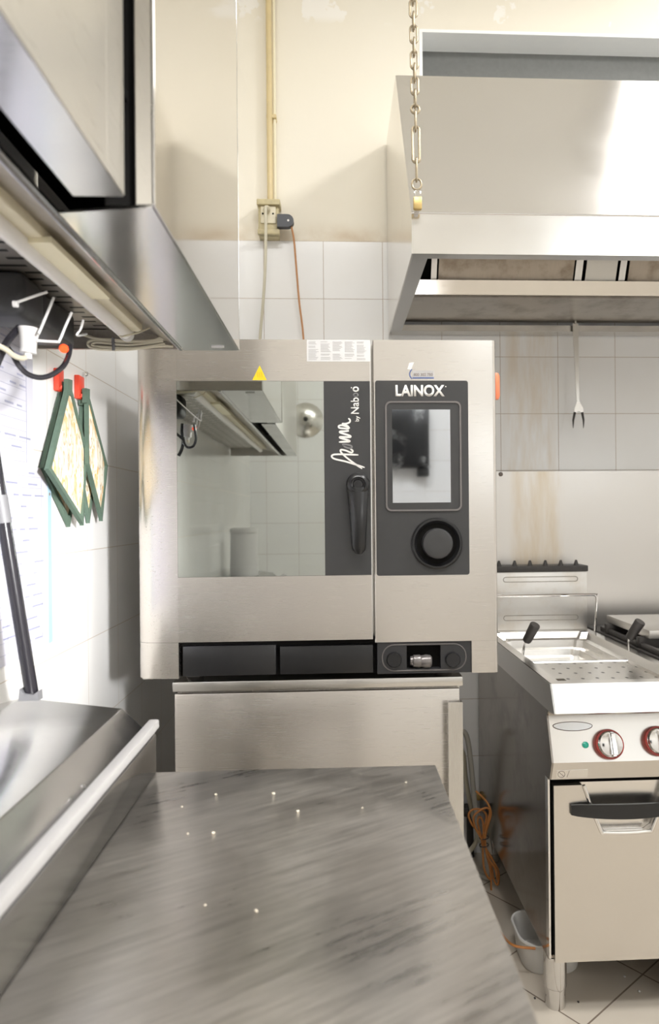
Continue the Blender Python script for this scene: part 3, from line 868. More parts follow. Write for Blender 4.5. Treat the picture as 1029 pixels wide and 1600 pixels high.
# ------------------------------------------------------------------ steel sheet behind the fryer
sp = empty('wall_sheet', (1.1, 2.6, 0.80), 'brown-streaked steel splash sheet fixed on the tiles behind the fryer', 'wall panel')
part('sheet', MB().box(0.615, 1.75, 2.592, 2.5995, 0.80, 1.433), M['sheet_stained'], sp, 0)
part('screw_cap', MB().lathe([(0.0085, 0), (0.008, 0.004), (0.004, 0.007), (0, 0.007)], (P(782, 741, Y=2.59).x, 2.592, P(782, 741, Y=2.59).z), (0, -1, 0), 16), M['ink_dark'], sp, label='dark brown screw cap')

# ------------------------------------------------------------------ combi oven
OX0, OX1, OZ0, OZ1, OY, OYB = -0.483, 0.397, 0.879, 1.699, 1.656, 2.44
DX1 = 0.085                       # door edge at the seam
PX0 = 0.0925                      # control side starts
GX0, GX1, GZ0, GZ1 = -0.382, -0.028, 1.123, 1.597
DZ0 = 0.966
ov = empty('combi_oven', (-0.04, 2.05, 0.857), 'large steel combi oven with a glass door and touch panel', 'oven')
cab = MB()
cab.box(OX0, GX0-0.01, 1.712, OYB, OZ0, OZ1)
cab.box(GX1+0.08, OX1, 1.712, OYB, OZ0, OZ1)
cab.box(GX0-0.01, GX1+0.08, 1.712, OYB, GZ1+0.02, OZ1)
cab.box(GX0-0.01, GX1+0.08, 1.712, OYB, OZ0, GZ0-0.03)
cab.box(GX0-0.01, GX1+0.08, OYB-0.06, OYB, GZ0-0.03, GZ1+0.02)
part('cabinet', cab, M['steel_h'], ov, 0)
lin = MB()
lin.hole_plate((GX0-0.009, GX1+0.079, GZ0-0.029, GZ1+0.019), (GX0-0.006, GX1+0.076, GZ0-0.026, GZ1+0.016), 'Y', 1.72, OYB-0.062)
lin.box(GX0-0.009, GX1+0.079, OYB-0.068, OYB-0.061, GZ0-0.029, GZ1+0.019)
part('cavity_lining', lin, M['soot'], ov, 0)
for xx in (GX0+0.004, GX1+0.068):
    rk = MB()
    for zz in [1.18+0.065*i for i in range(7)]:
        rk.box(xx-0.003, xx+0.003, 1.76, 2.34, zz-0.003, zz+0.003)
    rk.box(xx-0.002, xx+0.002, 1.74, 1.765, 1.15, 1.585)
    part('rack_rail', rk, M['steel_bright'], ov)
# the rounded left corner of the front
curve = [(OX0, 1.712), (OX0, 1.690), (OX0+0.003, 1.680), (OX0+0.010, 1.671), (OX0+0.022, 1.6645), (OX0+0.040, 1.660), (OX0+0.062, 1.6575), (OX0+0.085, 1.6564), (GX0, OY)]
door = MB()
door.prism(curve+[(GX0, 1.712)], 'Z', DZ0, OZ1)
door.box(GX0, DX1, OY, 1.712, GZ1, OZ1-0.001)
door.box(GX0, DX1, OY, 1.712, DZ0, GZ0)
dr = part('door', door, M['steel_oven'], ov, 35)
part('corner_post', MB().prism(curve+[(GX0, 1.712)], 'Z', OZ0, DZ0-0.0006), M['steel_oven'], ov, 35)
part('glass_pane', MB().box(GX0+0.0005, GX1, OY-0.0005, OY+0.006, GZ0+0.0005, GZ1-0.0005), M['glass'], dr, 0)
gk = MB().hole_plate((GX0, GX1, GZ0, GZ1), (GX0+0.004, GX1-0.004, GZ0+0.004, GZ1-0.004), 'Y', OY+0.007, OY+0.05)
part('glass_seal', gk, M['dark'], dr, 0)
dp = part('door_panel', MB().box(GX1+0.0005, DX1-0.0006, OY-0.0015, 1.71, GZ0+0.0005, GZ1-0.0005), M['panel'], dr, 0)
part('door_edge', MB().box(DX1, DX1+0.0022, OY+0.001, 1.712, DZ0, OZ1-0.002), M['chrome'], dr, 0)
# lever handle: a round head and a tapering arm
hc = P(559, 757, Y=1.63)
def px_r(p): return p*1.63/F
h = MB()
h.lathe([(0.026, 0.0), (0.0285, 0.010), (0.0285, 0.022), (0.025, 0.030), (0.018, 0.033), (0.0165, 0.028), (0.012, 0.027), (0.0105, 0.031), (0.0, 0.032)], (hc.x, OY-0.002, hc.z), (0, -1, 0), 36)
he = P(561, 866, Y=1.63)
rings = []
b2 = bmesh.new()
NS = 16
for i in range(NS+1):
    f_ = i/NS
    cx = hc.x+(he.x-hc.x)*f_; cz = hc.z-0.006+(he.z-hc.z+0.006)*f_
    w_ = 0.0265*(1-f_)+0.0165*f_
    if f_ < 0.25: w_ = 0.0275-(0.0275-0.0222)*(f_/0.25)
    else: w_ = 0.0222-(0.0222-0.0165)*((f_-0.25)/0.75)
    th = 0.013
    cy = OY-0.020-0.010*sin(pi*min(1, f_*1.1))
    if f_ > 0.9:
        q = (f_-0.9)/0.1
        w_ *= max(0.35, math.sqrt(max(0.0, 1-q*q*0.9))); th *= max(0.4, 1-q*0.5)
    rings.append([b2.verts.new((cx+w_*cos(a_)*(1 if abs(cos(a_)) > 0 else 1), cy+th*sin(a_), cz)) for a_ in [2*pi*k/16 for k in range(16)]])
for A, B in zip(rings, rings[1:]):
    for k in range(16):
        b2.faces.new((A[k], A[(k+1) % 16], B[(k+1) % 16], B[k]))
b2.faces.new(rings[0]); b2.faces.new(list(reversed(rings[-1])))
bmesh.ops.recalc_face_normals(b2, faces=b2.faces)
h.add(b2)
part('lever_handle', h, M['black'], dr, 50)
# control side
ctl = MB()
CPX1, CPZ0, CPZ1 = 0.326, 1.121, 1.598
round_r = [(PX0, 1.712), (PX0, OY+0.002), (PX0+0.002, OY), (OX1-0.010, OY), (OX1-0.004, OY+0.002), (OX1-0.001, OY+0.006), (OX1, OY+0.012), (OX1, 1.712)]
ctl.prism(round_r, 'Z', 0.958, OZ1-0.001)
ctl.prism([(CPX1+0.004, 1.712), (CPX1+0.004, OY)]+round_r[3:], 'Z', OZ0, 0.9578)
cs = part('control_side', ctl, M['steel_oven'], ov, 35)
cp = part('control_panel', MB().prism(rrect(PX0+0.005, CPX1, CPZ0, CPZ1, 0.006), 'Y', OY-0.002, OY+0.001), M['panel'], cs, 0)
yb = OY-0.002
s0, s1 = P(601, 627, Y=yb), P(721, 798, Y=yb)
ringo = rrect(s0.x, s1.x, s1.z, s0.z, 0.014, 6); ringi = rrect(s0.x+0.004, s1.x-0.004, s1.z+0.004, s0.z-0.004, 0.011, 6)
fr = MB()
bb = bmesh.new()
n = len(ringo)
vo0 = [bb.verts.new((x, yb+0.001, z)) for x, z in ringo]; vo1 = [bb.verts.new((x, yb-0.003, z)) for x, z in ringo]
vi1 = [bb.verts.new((x, yb-0.003, z)) for x, z in ringi]; vi0 = [bb.verts.new((x, yb+0.001, z)) for x, z in ringi]
for A, B in ((vo0, vo1), (vo1, vi1), (vi1, vi0)):
    for k in range(n): bb.faces.new((A[k], A[(k+1) % n], B[(k+1) % n], B[k]))
bmesh.ops.recalc_face_normals(bb, faces=bb.faces)
fr.add(bb)
part('screen_frame', fr, M['bezel'], cp, 35)
part('screen_surround', MB().prism(ringi, 'Y', yb-0.0008, yb+0.0005), M['panel'], cp, 0)
l0, l1 = P(612, 640, Y=yb-0.001), P(704, 785, Y=yb-0.001)
part('touch_screen', MB().box(l0.x, l1.x, yb-0.0016, yb-0.0006, l1.z, l0.z), M['screen'], cp, 0, label='glossy dark touch screen reflecting the tiled room')
dc = P(682, 849, Y=yb)
part('dial_ring', MB().lathe([(0.0635, -0.0005), (0.0635, 0.004), (0.060, 0.008), (0.056, 0.008), (0.052, 0.003), (0.049, -0.0004)], (dc.x, yb, dc.z), (0, -1, 0), 48), M['black'], cp)
part('dial_well', MB().lathe([(0.0495, 0.0002), (0.038, 0.0003), (0, 0.0003)], (dc.x, yb, dc.z), (0, -1, 0), 48), M['dark'], cp)
dprof = [(0.0375, 0.0004), (0.0375, 0.016), (0.0355, 0.021), (0.031, 0.0225), (0.012, 0.0215), (0.0, 0.021)]
part('dial_knob', MB().lathe(dprof, (dc.x, yb, dc.z), (0, -1, 0), 48), M['panel'], cp, label='dark grey round dial knob')
# lettering
lt = MB()
q0, q1 = P(617.5, 619.5, Y=yb), P(694, 601.5, Y=yb)
text_mesh(lt, 'LAINOX', (q0.x, yb-0.0001, q0.z), (1, 0, 0), (0, 0, 1), q1.x-q0.x, q1.z-q0.z, (0, -1, 0), 0.0006, 0.035)
q2 = P(696, 604, Y=yb)
lt.lathe([(0.0016, 0), (0.0016, 0.0006), (0, 0.0006)], (q2.x, yb, q2.z), (0, -1, 0), 10)
part('panel_lettering', lt, M['white_print'], cp, 0)
yd = OY-0.0015
def Q(zx, zyv): return P(500+zx/10.0, 580+zyv/10.0, Y=yd-0.0003)
def stroke(mb, pts, w, closed=False):
    path = smooth_path([Q(*p) for p in pts], 6)
    up = Vector((0, -1, 0))
    b = bmesh.new(); prev = None
    n_ = len(path)
    for i, p in enumerate(path):
        d = path[min(i+1, n_-1)]-path[max(i-1, 0)]
        s_ = d.cross(up); s_.normalize()
        ww = w*(0.55+0.45*min(1, min(i, n_-1-i)/3.0))
        cur = [b.verts.new(p+s_*ww), b.verts.new(p-s_*ww), b.verts.new(p-s_*ww+up*0.0005), b.verts.new(p+s_*ww+up*0.0005)]
        if prev:
            for k in range(4): b.faces.new((prev[k], prev[(k+1) % 4], cur[(k+1) % 4], cur[k]))
        prev = cur
    bmesh.ops.recalc_face_normals(b, faces=b.faces)
    mb.add(b)
dl = MB()
SW = 0.0021
stroke(dl, [(695, 1505), (560, 1462), (400, 1412), (230, 1372), (180, 1335), (205, 1305), (300, 1298), (450, 1302), (595, 1308)], SW)
stroke(dl, [(655, 1525), (520, 1432), (400, 1340), (325, 1265), (325, 1228), (400, 1240), (485, 1272), (508, 1245), (470, 1215)], SW)
stroke(dl, [(292, 1107), (380, 1102), (455, 1098), (440, 1080), (320, 1045), (315, 1028), (400, 1030), (470, 1028), (455, 1005), (320, 962), (315, 942), (385, 938), (450, 932)], SW*1.1)
stroke(dl, [(450, 905), (380, 895), (300, 885), (292, 855), (340, 845), (420, 870), (452, 890), (430, 860), (385, 838), (345, 822), (400, 820), (455, 800), (466, 765), (438, 735)], SW)
n0 = Q(605, 668)
text_mesh(dl, 'Nab', (n0.x, yd-0.0001, n0.z), (0, 0, 1), (-1, 0, 0), Q(605, 412).z-n0.z, n0.x-Q(478, 668).x, (0, -1, 0), 0.0006, 0.012)
o0 = Q(604, 325)
text_mesh(dl, 'o', (o0.x, yd-0.0001, o0.z), (0, 0, 1), (-1, 0, 0), Q(605, 240).z-o0.z, o0.x-Q(508, 668).x, (0, -1, 0), 0.0006, 0.02)
b0 = Q(625, 788)
text_mesh(dl, 'by', (b0.x, yd-0.0001, b0.z), (0, 0, 1), (-1, 0, 0), Q(605, 697).z-b0.z, b0.x-Q(540, 668).x, (0, -1, 0), 0.0006, 0.02)
c0 = Q(487, 258)
dl.lathe([(0.0016, 0), (0.0016, 0.0005), (0, 0.0005)], (c0.x, yd, c0.z), (0, -1, 0), 10)
part('door_lettering', dl, M['white_print'], dp, 0)
dg_ = MB()
stroke(dg_, [(355, 1160), (360, 1140), (430, 1150), (490, 1172), (480, 1205), (420, 1195), (360, 1168)], SW)
part('grey_letter', dg_, M['grey_print'], dp, 0, label='dim grey script letter o')
dg_ = MB()
g0 = Q(600, 405)
text_mesh(dg_, 'o', (g0.x, yd-0.0001, g0.z), (0, 0, 1), (-1, 0, 0), Q(605, 340).z-g0.z, g0.x-Q(512, 668).x, (0, -1, 0), 0.0006, 0.02)
part('grey_letter', dg_, M['grey_print'], dp, 0, label='dim grey printed letter o')
# stickers
ys = OY-0.0001
tri = [P(394, 594, Y=ys), P(416.5, 594, Y=ys), P(405.5, 571, Y=ys)]
wt = part('warning_sticker', MB().poly(tri, 0.0006, (0, -1, 0)), M['yellow'], dr, 0, label='yellow triangular warning sticker')
sym = MB()
for k in (-1, 0, 1):
    p_ = [P(405.5+k*3.2+0.8*sin(i*1.4), 590-i*2.2, Y=ys-0.0007) for i in range(5)]
    sym.tube(smooth_path(p_, 3), 0.0007, 6)
part('warning_symbol', sym, M['yellow_dark'], wt)
a, b_ = P(479, 529.5, Y=ys), P(578.5, 565, Y=ys)
lb = part('instruction_label', MB().box(a.x, b_.x, ys-0.0006, ys, b_.z, OZ1-0.0015), M['paper'], dr, 0, label='white label printed with small columns of text')
tx = MB()
cw = (b_.x-a.x-0.008)/5
for ci in range(5):
    zz = OZ1-0.006
    while zz > b_.z+0.004:
        if random.random() > 0.12:
            x0 = a.x+0.004+ci*cw
            tx.box(x0, x0+cw*random.uniform(0.55, 0.86), ys-0.0009, ys-0.0005, zz-0.0011, zz)
        zz -= 0.0027
part('small_print', tx, M['ink'], lb, 0)
a, b_ = P(644, 579, Y=ys), P(677.5, 593, Y=ys)
pt = part('service_label', MB().box(a.x, b_.x, ys-0.0005, ys, b_.z+0.002, a.z), M['ink'], cs, 0, label='grey service label with a telephone number')
nb = MB()
text_mesh(nb, '800 302 750', (a.x+0.003, ys-0.0005, b_.z+0.0085), (1, 0, 0), (0, 0, 1), b_.x-a.x-0.006, 0.007, (0, -1, 0), 0.0004, 0.01)
part('service_number', nb, M['ink_dark'], pt, 0)
part('service_strip', MB().box(a.x+0.0, b_.x, ys-0.0009, ys-0.0005, b_.z+0.002, b_.z+0.0055), M['ink_blue'], pt, 0)
part('handset_symbol', MB().tube(smooth_path([P(643, 577, Y=ys), P(640, 582, Y=ys), P(640, 587, Y=ys), P(643, 592, Y=ys)], 4), 0.0016, 6), M['ink_blue'], pt)
part('white_flag_sticker', MB().poly([P(636, 577, Y=ys), P(642, 578, Y=ys), P(646.5, 566, Y=ys), P(639, 567, Y=ys)], 0.0005, (0, -1, 0)), M['paper'], cs, 0)
# black strip under the door with two drawers, and the tap bay
part('plinth_strip', MB().box(GX0+0.0006, CPX1+0.004, 1.680, 1.711, OZ0, DZ0-0.001), M['dark'], ov, 0)
for x0p, x1p in ((285, 431), (437, 583)):
    a, b_ = P(x0p, 1010, Y=1.665), P(x1p, 1055, Y=1.665)
    part('drip_drawer', MB().box(a.x, b_.x, 1.665, 1.70, OZ0+0.003, a.z, 0.002), M['black'], ov)
a, b_ = P(589, 1004, Y=1.66), P(734, 1053, Y=1.66)
bay = MB()
mx0, mx1 = P(635, 1020, Y=1.66).x, P(688, 1020, Y=1.66).x
bay.hole_plate((a.x, CPX1+0.0035, OZ0+0.001, 0.957), (mx0, mx1, OZ0+0.012, 0.948), 'Y', 1.659, 1.679)
by = part('tap_bay', bay, M['black_soft'], ov, 0)
tp = P(658, 1034, Y=1.66)
part('hose_tap', MB().lathe([(0, -0.027), (0.011, -0.027), (0.012, -0.021), (0.015, -0.019), (0.016, -0.004), (0.014, 0.0), (0.017, 0.012), (0.016, 0.022), (0.012, 0.026), (0, 0.026)], (tp.x, 1.668, tp.z), (1, 0, -0.05), 20), M['bezel'], by, label='grey metal hose tap')
for kx in (615.5, 707):
    kp = P(kx, 1031, Y=1.655)
    part('round_cap', MB().lathe([(0.0185, -0.004), (0.0185, 0.006), (0.0165, 0.009), (0, 0.0085)], (kp.x, 1.659, kp.z), (0, -1, 0), 28), M['black'], by)
rm = MB()
rr_ = rrect(a.x+0.012, CPX1-0.010, OZ0+0.008, 0.951, 0.03, 6)
rm.tube([(x, 1.6588, z) for x, z in rr_], 0.0016, 6, closed=True)
part('bay_rim', rm, M['bezel'], by)
# feet and the vent on top
for fx_, fy_ in ((-0.37, 1.78), (0.28, 1.78), (-0.37, 2.34), (0.28, 2.34)):
    part('foot', MB().lathe([(0.022, 0), (0.022, 0.014), (0.015, 0.0225), (0, 0.0225)], (fx_, fy_, 0.8575), (0, 0, 1), 20), M['soot'], ov)
part('hinge_foot', MB().box(-0.482, -0.455, 1.70, 1.73, OZ0-0.012, OZ0, 0.004), M['steel_h'], ov)
part('top_vent', MB().lathe([(0, 0.03), (0.045, 0.028), (0.05, 0.02), (0.05, 0), (0, 0)], (P(662, 528, Y=2.1).x, 2.1, OZ1), (0, 0, 1), 28), M['steel_bright'], ov)
# salmon grip on the oven's side wall
og = empty('probe_grip', (0.405, 1.74, 1.56), 'salmon orange plastic grip hooked on the right flank of the oven', 'grip')
zc0, zc1 = P(780, 625, Y=1.74).z, P(780, 583, Y=1.74).z
part('grip', MB().lathe([(0, 0), (0.008, 0.001), (0.0115, 0.010), (0.0115, zc1-zc0-0.010), (0.008, zc1-zc0-0.001), (0, zc1-zc0)], (0.4145, 1.74, zc0), (0, 0, 1), 16), M['orange'], og)
part('clip', MB().box(0.3955, 0.406, 1.735, 1.745, (zc0+zc1)/2-0.01, (zc0+zc1)/2+0.01), M['steel_h'], og)

# ------------------------------------------------------------------ cabinet under the oven
BX0, BX1, BYF = -0.409, 0.316, 1.712
bc = empty('base_cabinet', (-0.045, 2.05, FLOOR_Z), 'low steel cabinet carrying the oven', 'cabinet')
part('top_slab', MB().box(BX0-0.002, BX1+0.002, BYF, 2.42, 0.833, 0.857, 0.002), M['steel_h'], bc)
part('carcass', MB().box(BX0+0.004, BX1-0.002, BYF+0.03, 2.40, 0.05, 0.832), M['steel_v'], bc, 0)
bd = part('cabinet_door', MB().box(BX0+0.002, BX1-0.006, BYF+0.004, BYF+0.028, 0.06, 0.826, 0.002), M['steel_oven'], bc)
hz = P(700, 1098, Y=BYF-0.02).z
part('door_grip', MB().sheet([(0.277, BYF+0.004), (0.277, BYF-0.018), (0.3135, BYF-0.018), (0.3135, BYF+0.004)], 'Z', 0.30, hz, 0.0015), M['steel_v'], bd, 0)
for fx_, fy_ in ((BX0+0.06, 1.80), (BX1-0.06, 1.80), (BX0+0.06, 2.34), (BX1-0.06, 2.34)):
    part('leg', MB().lathe([(0, 0), (0.02, 0), (0.02, 0.09), (0, 0.09)], (fx_, fy_, FLOOR_Z), (0, 0, 1), 16), M['steel_v'], bc)

# ------------------------------------------------------------------ fryer
FX0, FX1, FZ = 0.541, 0.944, 0.835
fy = empty('deep_fryer', (0.742, 2.1, FLOOR_Z), 'steel deep fryer with chrome knobs and a black door handle', 'fryer')
body = MB()
# side cheeks with the stepped front outline
cheek = [(1.742, 0.11), (1.742, 0.575), (1.718, 0.587), (1.698, 0.636), (1.738, 0.745), (1.722, 0.762), (2.585, 0.762), (2.585, 0.11)]
body.prism(cheek, 'X', FX0, FX0+0.004); body.prism(cheek, 'X', FX1-0.004, FX1)
body.box(FX0+0.004, FX1-0.004, 2.575, 2.585, 0.11, 0.762)
body.box(FX0+0.004, FX1-0.004, 1.745, 2.575, 0.11, 0.118)
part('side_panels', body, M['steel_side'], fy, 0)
cpn = MB()
cpn.prism([(1.745, 0.575), (1.7175, 0.586), (1.6972, 0.636), (1.7372, 0.745), (1.725, 0.762), (1.80, 0.762), (1.80, 0.575)], 'X', FX0+0.0042, FX1-0.0042)
cpo = part('control_panel', cpn, M['steel_fryer'], fy, 0)
# worktop frame round the basin
wt_ = MB()
bx0, bx1, by0, by1 = FX0+0.030, FX1-0.030, 1.735, 2.46
wt_.hole_plate((FX0, FX1, 1.706, 2.58), (bx0, bx1, by0, by1), 'Z', FZ-0.004, FZ)
wt_.prism([(1.706, FZ), (1.672, 0.768), (1.678, 0.764), (1.712, FZ-0.003)], 'X', FX0, FX1)
wt_.prism([(1.706, FZ), (1.672, 0.768), (1.70, 0.762), (2.58, 0.762), (2.58, FZ)], 'X', FX0-0.0006, FX0+0.003)
wt_.prism([(1.706, FZ), (1.672, 0.768), (1.70, 0.762), (2.58, 0.762), (2.58, FZ)], 'X', FX1-0.003, FX1+0.0006)
part('worktop', wt_, M['steel_bright'], fy, 0)
# basin: sloped walls, ledges, tank
bs = MB()
def ring(z, i): return [(bx0+i, by0+i, z), (bx1-i, by0+i, z), (bx1-i, by1-i, z), (bx0+i, by1-i, z)]
levels = [ring(FZ, 0), ring(FZ-0.022, 0.014), ring(FZ-0.026, 0.032), ring(FZ-0.052, 0.036), ring(FZ-0.056, 0.05), ring(FZ-0.075, 0.054)]
bq = bmesh.new()
rv = []
for lv in levels: rv.append([bq.verts.new(p) for p in lv])
for A, B in zip(rv, rv[1:]):
    for k in range(4): bq.faces.new((A[k], A[(k+1) % 4], B[(k+1) % 4], B[k]))
bq.faces.new(list(reversed(rv[-1])))
bmesh.ops.bevel(bq, geom=[e for e in bq.edges if abs(e.verts[0].co.z-e.verts[1].co.z) > 0.001], offset=0.02, segments=4, affect='EDGES')
bmesh.ops.recalc_face_normals(bq, faces=bq.faces)
for f in bq.faces: f.normal_flip()
bs.add(bq)
part('basin', bs, M['steel_bright'], fy, 40)
part('drain_plate', MB().prism(rrect(bx0+0.012, bx1-0.012, by0+0.012, 2.06, 0.03, 5), 'Z', FZ-0.028, FZ-0.024), M['perforated'], fy, 0)
part('drain_lip', MB().tube([(bx0+0.015, 2.062, FZ-0.024), (bx1-0.015, 2.062, FZ-0.024)], 0.004, 8), M['chrome'], fy)
# lift handles of the baskets
for hx, tx0, ty0, tx1, ty1, bxp, byp in ((0.6, 822, 1002, 836, 976, 816, 1026), (0.89, 983, 997, 1000, 971, 983, 1032)):
    yy = 2.12
    g0_, g1_, rb_ = P(tx0, ty0, Y=yy), P(tx1, ty1, Y=yy-0.03), P(bxp, byp, Y=yy)
    hp = part('basket_rod', MB().tube(smooth_path([rb_+Vector((0, 0, -0.05)), rb_, rb_.lerp(g0_, 0.8)+Vector((-0.003, 0, 0)), g0_, g0_.lerp(g1_, 0.3)], 5), 0.0036, 8), M['chrome'], fy)
    d = (g1_-g0_)
    part('basket_grip', MB().lathe([(0, 0), (0.012, 0), (0.0145, 0.006), (0.0155, d.length*0.6), (0.0165, d.length-0.003), (0.015, d.length), (0, d.length)], g0_, d, 20), M['soot'], hp)
# flue at the back
fp0, fp1 = FX0+0.012, 0.936
fl_ = part('flue', MB().box(fp0, fp1, 2.50, 2.58, FZ, 1.052, 0.002), M['steel_flue'], fy)
part('flue_cap', MB().box(fp0-0.002, fp1+0.003, 2.494, 2.586, 1.052, 1.074, 0.002), M['soot'], fl_)
for pxx in (779, 803.5, 827.5, 851.5, 875.5, 899.5):
    p_ = P(pxx, 882, Y=2.51)
    part('flue_tooth', MB().lathe([(0.013, 0.0), (0.009, 0.006), (0.004, 0.022), (0, 0.023)], (p_.x, 2.51, 1.072), (0, 0, 1), 10), M['soot'], fl_)
em = MB()
for zc in (P(850, 905, Y=2.5).z, P(850, 965, Y=2.5).z):
    e0, e1 = P(786, 905, Y=2.5).x, P(902, 905, Y=2.5).x
    em.tube([(x, 2.4995, z) for x, z in rrect(e0, e1, zc-0.009, zc+0.009, 0.0088, 5)], 0.0014, 6, closed=True)
part('slot_emboss', em, M['steel_dirty'], fl_)
rl0 = P(932, 929, Y=2.45)
part('hook_rail', MB().tube(smooth_path([(FX0+0.02, 2.45, FZ), (FX0+0.02, 2.45, rl0.z-0.02), (FX0+0.035, 2.45, rl0.z)], 5)+smooth_path([(0.60, 2.45, rl0.z), (rl0.x-0.03, 2.45, rl0.z), (rl0.x-0.008, 2.45, rl0.z-0.004), (rl0.x-0.002, 2.45, rl0.z-0.022), (rl0.x-0.008, 2.45, FZ)], 5), 0.0048, 10), M['chrome'], fy)
# front controls, on the tilted panel
pn = Vector((0, -(0.745-0.636), 0.0395)).normalized()      # outward normal of the slope
pv = Vector((0, 0.04, 0.109)).normalized()                  # up the slope
def on_slope(px, py):
    d = CAM_ROT @ Vector(((px-PPX)/F, -(py-PPY)/F, -1.0))
    o = Vector((0, 0, CAM_H)); p0 = Vector((0, 1.6972, 0.636))
    t_ = (p0-o).dot(pn)/d.dot(pn)
    return o+d*t_
for kx, ky in ((949, 1163), (1025, 1158)):
    kp = on_slope(kx, ky)
    kr = part('knob_ring', MB().lathe([(0.037, -0.001), (0.0375, 0.010), (0.036, 0.016), (0, 0.016)], kp, pn, 40), M['knob_red'], cpo)
    kk = MB().lathe([(0.0325, 0.0155), (0.0325, 0.020), (0.029, 0.026), (0.018, 0.029), (0, 0.030)], kp, pn, 40)
    bar = bmesh.new()
    bmesh.ops.create_cube(bar, size=1.0)
    for v in bar.verts: v.co = Vector((v.co.x*0.015, v.co.y*0.058, v.co.z*0.022))
    bmesh.ops.bevel(bar, geom=list(bar.edges), offset=0.004, segments=3, affect='EDGES')
    Rm = Matrix((Vector((1, 0, 0)), pv, pn)).transposed().to_4x4()
    kk.add(bar, Matrix.Translation(kp+pn*0.032) @ Rm)
    part('control_knob', kk, M['chrome'], kr, 40, label='chrome knob cap with a raised grip bar')
gl_ = on_slope(914, 1164)
part('pilot_lamp', MB().lathe([(0.008, -0.001), (0.008, 0.003), (0.005, 0.0055), (0, 0.006)], gl_, pn, 20), M['green'], cpo, label='green pilot lamp')
ovl = []
for k in range(32):
    a_ = 2*pi*k/32
    ovl.append(on_slope(894+30.5*cos(a_), 1134+7.2*sin(a_)*(1.1 if sin(a_) > 0 else 0.85)))
be = part('embossed_badge', MB().poly(ovl, 0.0015, pn), M['steel_flange'], cpo, 0, label='oval embossed badge')
part('badge_rim', MB().tube([p+pn*0.0015 for p in ovl], 0.0009, 6, closed=True), M['ink_dark'], be)
lw = Vector((0, -(0.636-0.586), -(1.7175-1.6972))).normalized()
def on_low(px, py):
    d = CAM_ROT @ Vector(((px-PPX)/F, -(py-PPY)/F, -1.0))
    o = Vector((0, 0, CAM_H)); p0 = Vector((0, 1.7175, 0.586))
    return o+d*((p0-o).dot(lw)/d.dot(lw))
pp = part('rating_plate', MB().poly([on_low(868, 1216), on_low(917, 1214), on_low(918, 1202), on_low(869, 1204)], 0.0008, lw), M['steel_bright'], cpo, 0)
rs = MB()
rs.tube([on_low(876.5+5.5*cos(2*pi*k/12), 1209.5+5*sin(2*pi*k/12))+lw*0.001 for k in range(12)], 0.0006, 5, closed=True)
rs.tube([on_low(873, 1206.5)+lw*0.001, on_low(880, 1212.5)+lw*0.001], 0.0007, 5)
rs.tube([on_low(885, 1214)+lw*0.001, on_low(889, 1204)+lw*0.001], 0.0005, 5)
part('rating_symbol', rs, M['ink_dark'], pp)
# door with a pocket and a black bow handle
D0, D1, DZb, DZt, DYF = FX0+0.012, FX1-0.012, 0.112, 0.568, 1.722
dm = (D0+D1)/2
fd = MB()
pock = (dm-0.118, dm+0.118, 0.452, DZt-0.006)
# door sheet with a trapezoid pocket cut into its top edge
outer = [(D0, DZb), (D1, DZb), (D1, DZt), (dm+0.115, DZt), (dm+0.072, 0.456), (dm+0.052, 0.442), (dm-0.052, 0.442), (dm-0.072, 0.456), (dm-0.115, DZt), (D0, DZt)]
fd.prism(outer, 'Y', DYF, DYF+0.02)
fdo = part('fryer_door', fd, M['steel_fryer'], fy, 0)
part('door_pocket', MB().box(dm-0.13, dm+0.13, DYF+0.021, DYF+0.026, 0.44, DZt), M['steel_bright'], fdo, 0)
trim = [(dm+0.112, DYF-0.001, DZt), (dm+0.071, DYF-0.001, 0.458), (dm+0.051, DYF-0.001, 0.4435), (dm-0.051, DYF-0.001, 0.4435), (dm-0.071, DYF-0.001, 0.458), (dm-0.112, DYF-0.001, DZt)]
part('pocket_edge', MB().tube(smooth_path(trim, 4), 0.005, 10), M['chrome'], fdo)
hb = MB()
bh = bmesh.new(); prev = None
hx0 = P(895, 1268, Y=1.70).x; hx1 = dm*2-hx0
for i in range(25):
    f_ = i/24
    x = hx0+(hx1-hx0)*f_
    bow = sin(pi*f_)
    y = DYF-0.008-0.011*bow**0.7
    zc = 0.5075-0.004*bow
    hh = 0.0125+0.0065*bow**0.6
    cur = [bh.verts.new((x, y, zc+hh)), bh.verts.new((x, y, zc-hh)), bh.verts.new((x, y+0.007, zc-hh)), bh.verts.new((x, y+0.007, zc+hh))]
    if prev:
        for k in range(4): bh.faces.new((prev[k], prev[(k+1) % 4], cur[(k+1) % 4], cur[k]))
    else: bh.faces.new(cur)
    prev = cur
bh.faces.new(list(reversed(prev)))
bmesh.ops.recalc_face_normals(bh, faces=bh.faces)
hb.add(bh)
part('bow_handle', hb, M['black'], fdo, 40, label='black curved door handle')
# frame round the door
dfm = MB().hole_plate((FX0+0.004, FX1-0.004, 0.104, 0.574), (D0+0.02, D1-0.02, 0.13, 0.45), 'Y', 1.750, 1.758)
part('door_frame', dfm, M['dark'], fy, 0)
part('door_jamb', MB().box(FX0-0.001, FX0+0.004, 1.730, 1.752, 0.118, 0.585), M['chrome'], fy, 0)
for lx, ly in ((0.572, 1.785), (0.842+0.07, 1.785), (0.572, 2.5), (0.912, 2.5)):
    part('leg', MB().lathe([(0.0, 0.0), (0.026, 0.0), (0.027, 0.004), (0.027, 0.052), (0.0285, 0.054), (0.0305, 0.056), (0.0305, 0.15), (0, 0.15)], (lx, ly, FLOOR_Z), (0, 0, 1), 28), M['steel_leg'], fy)

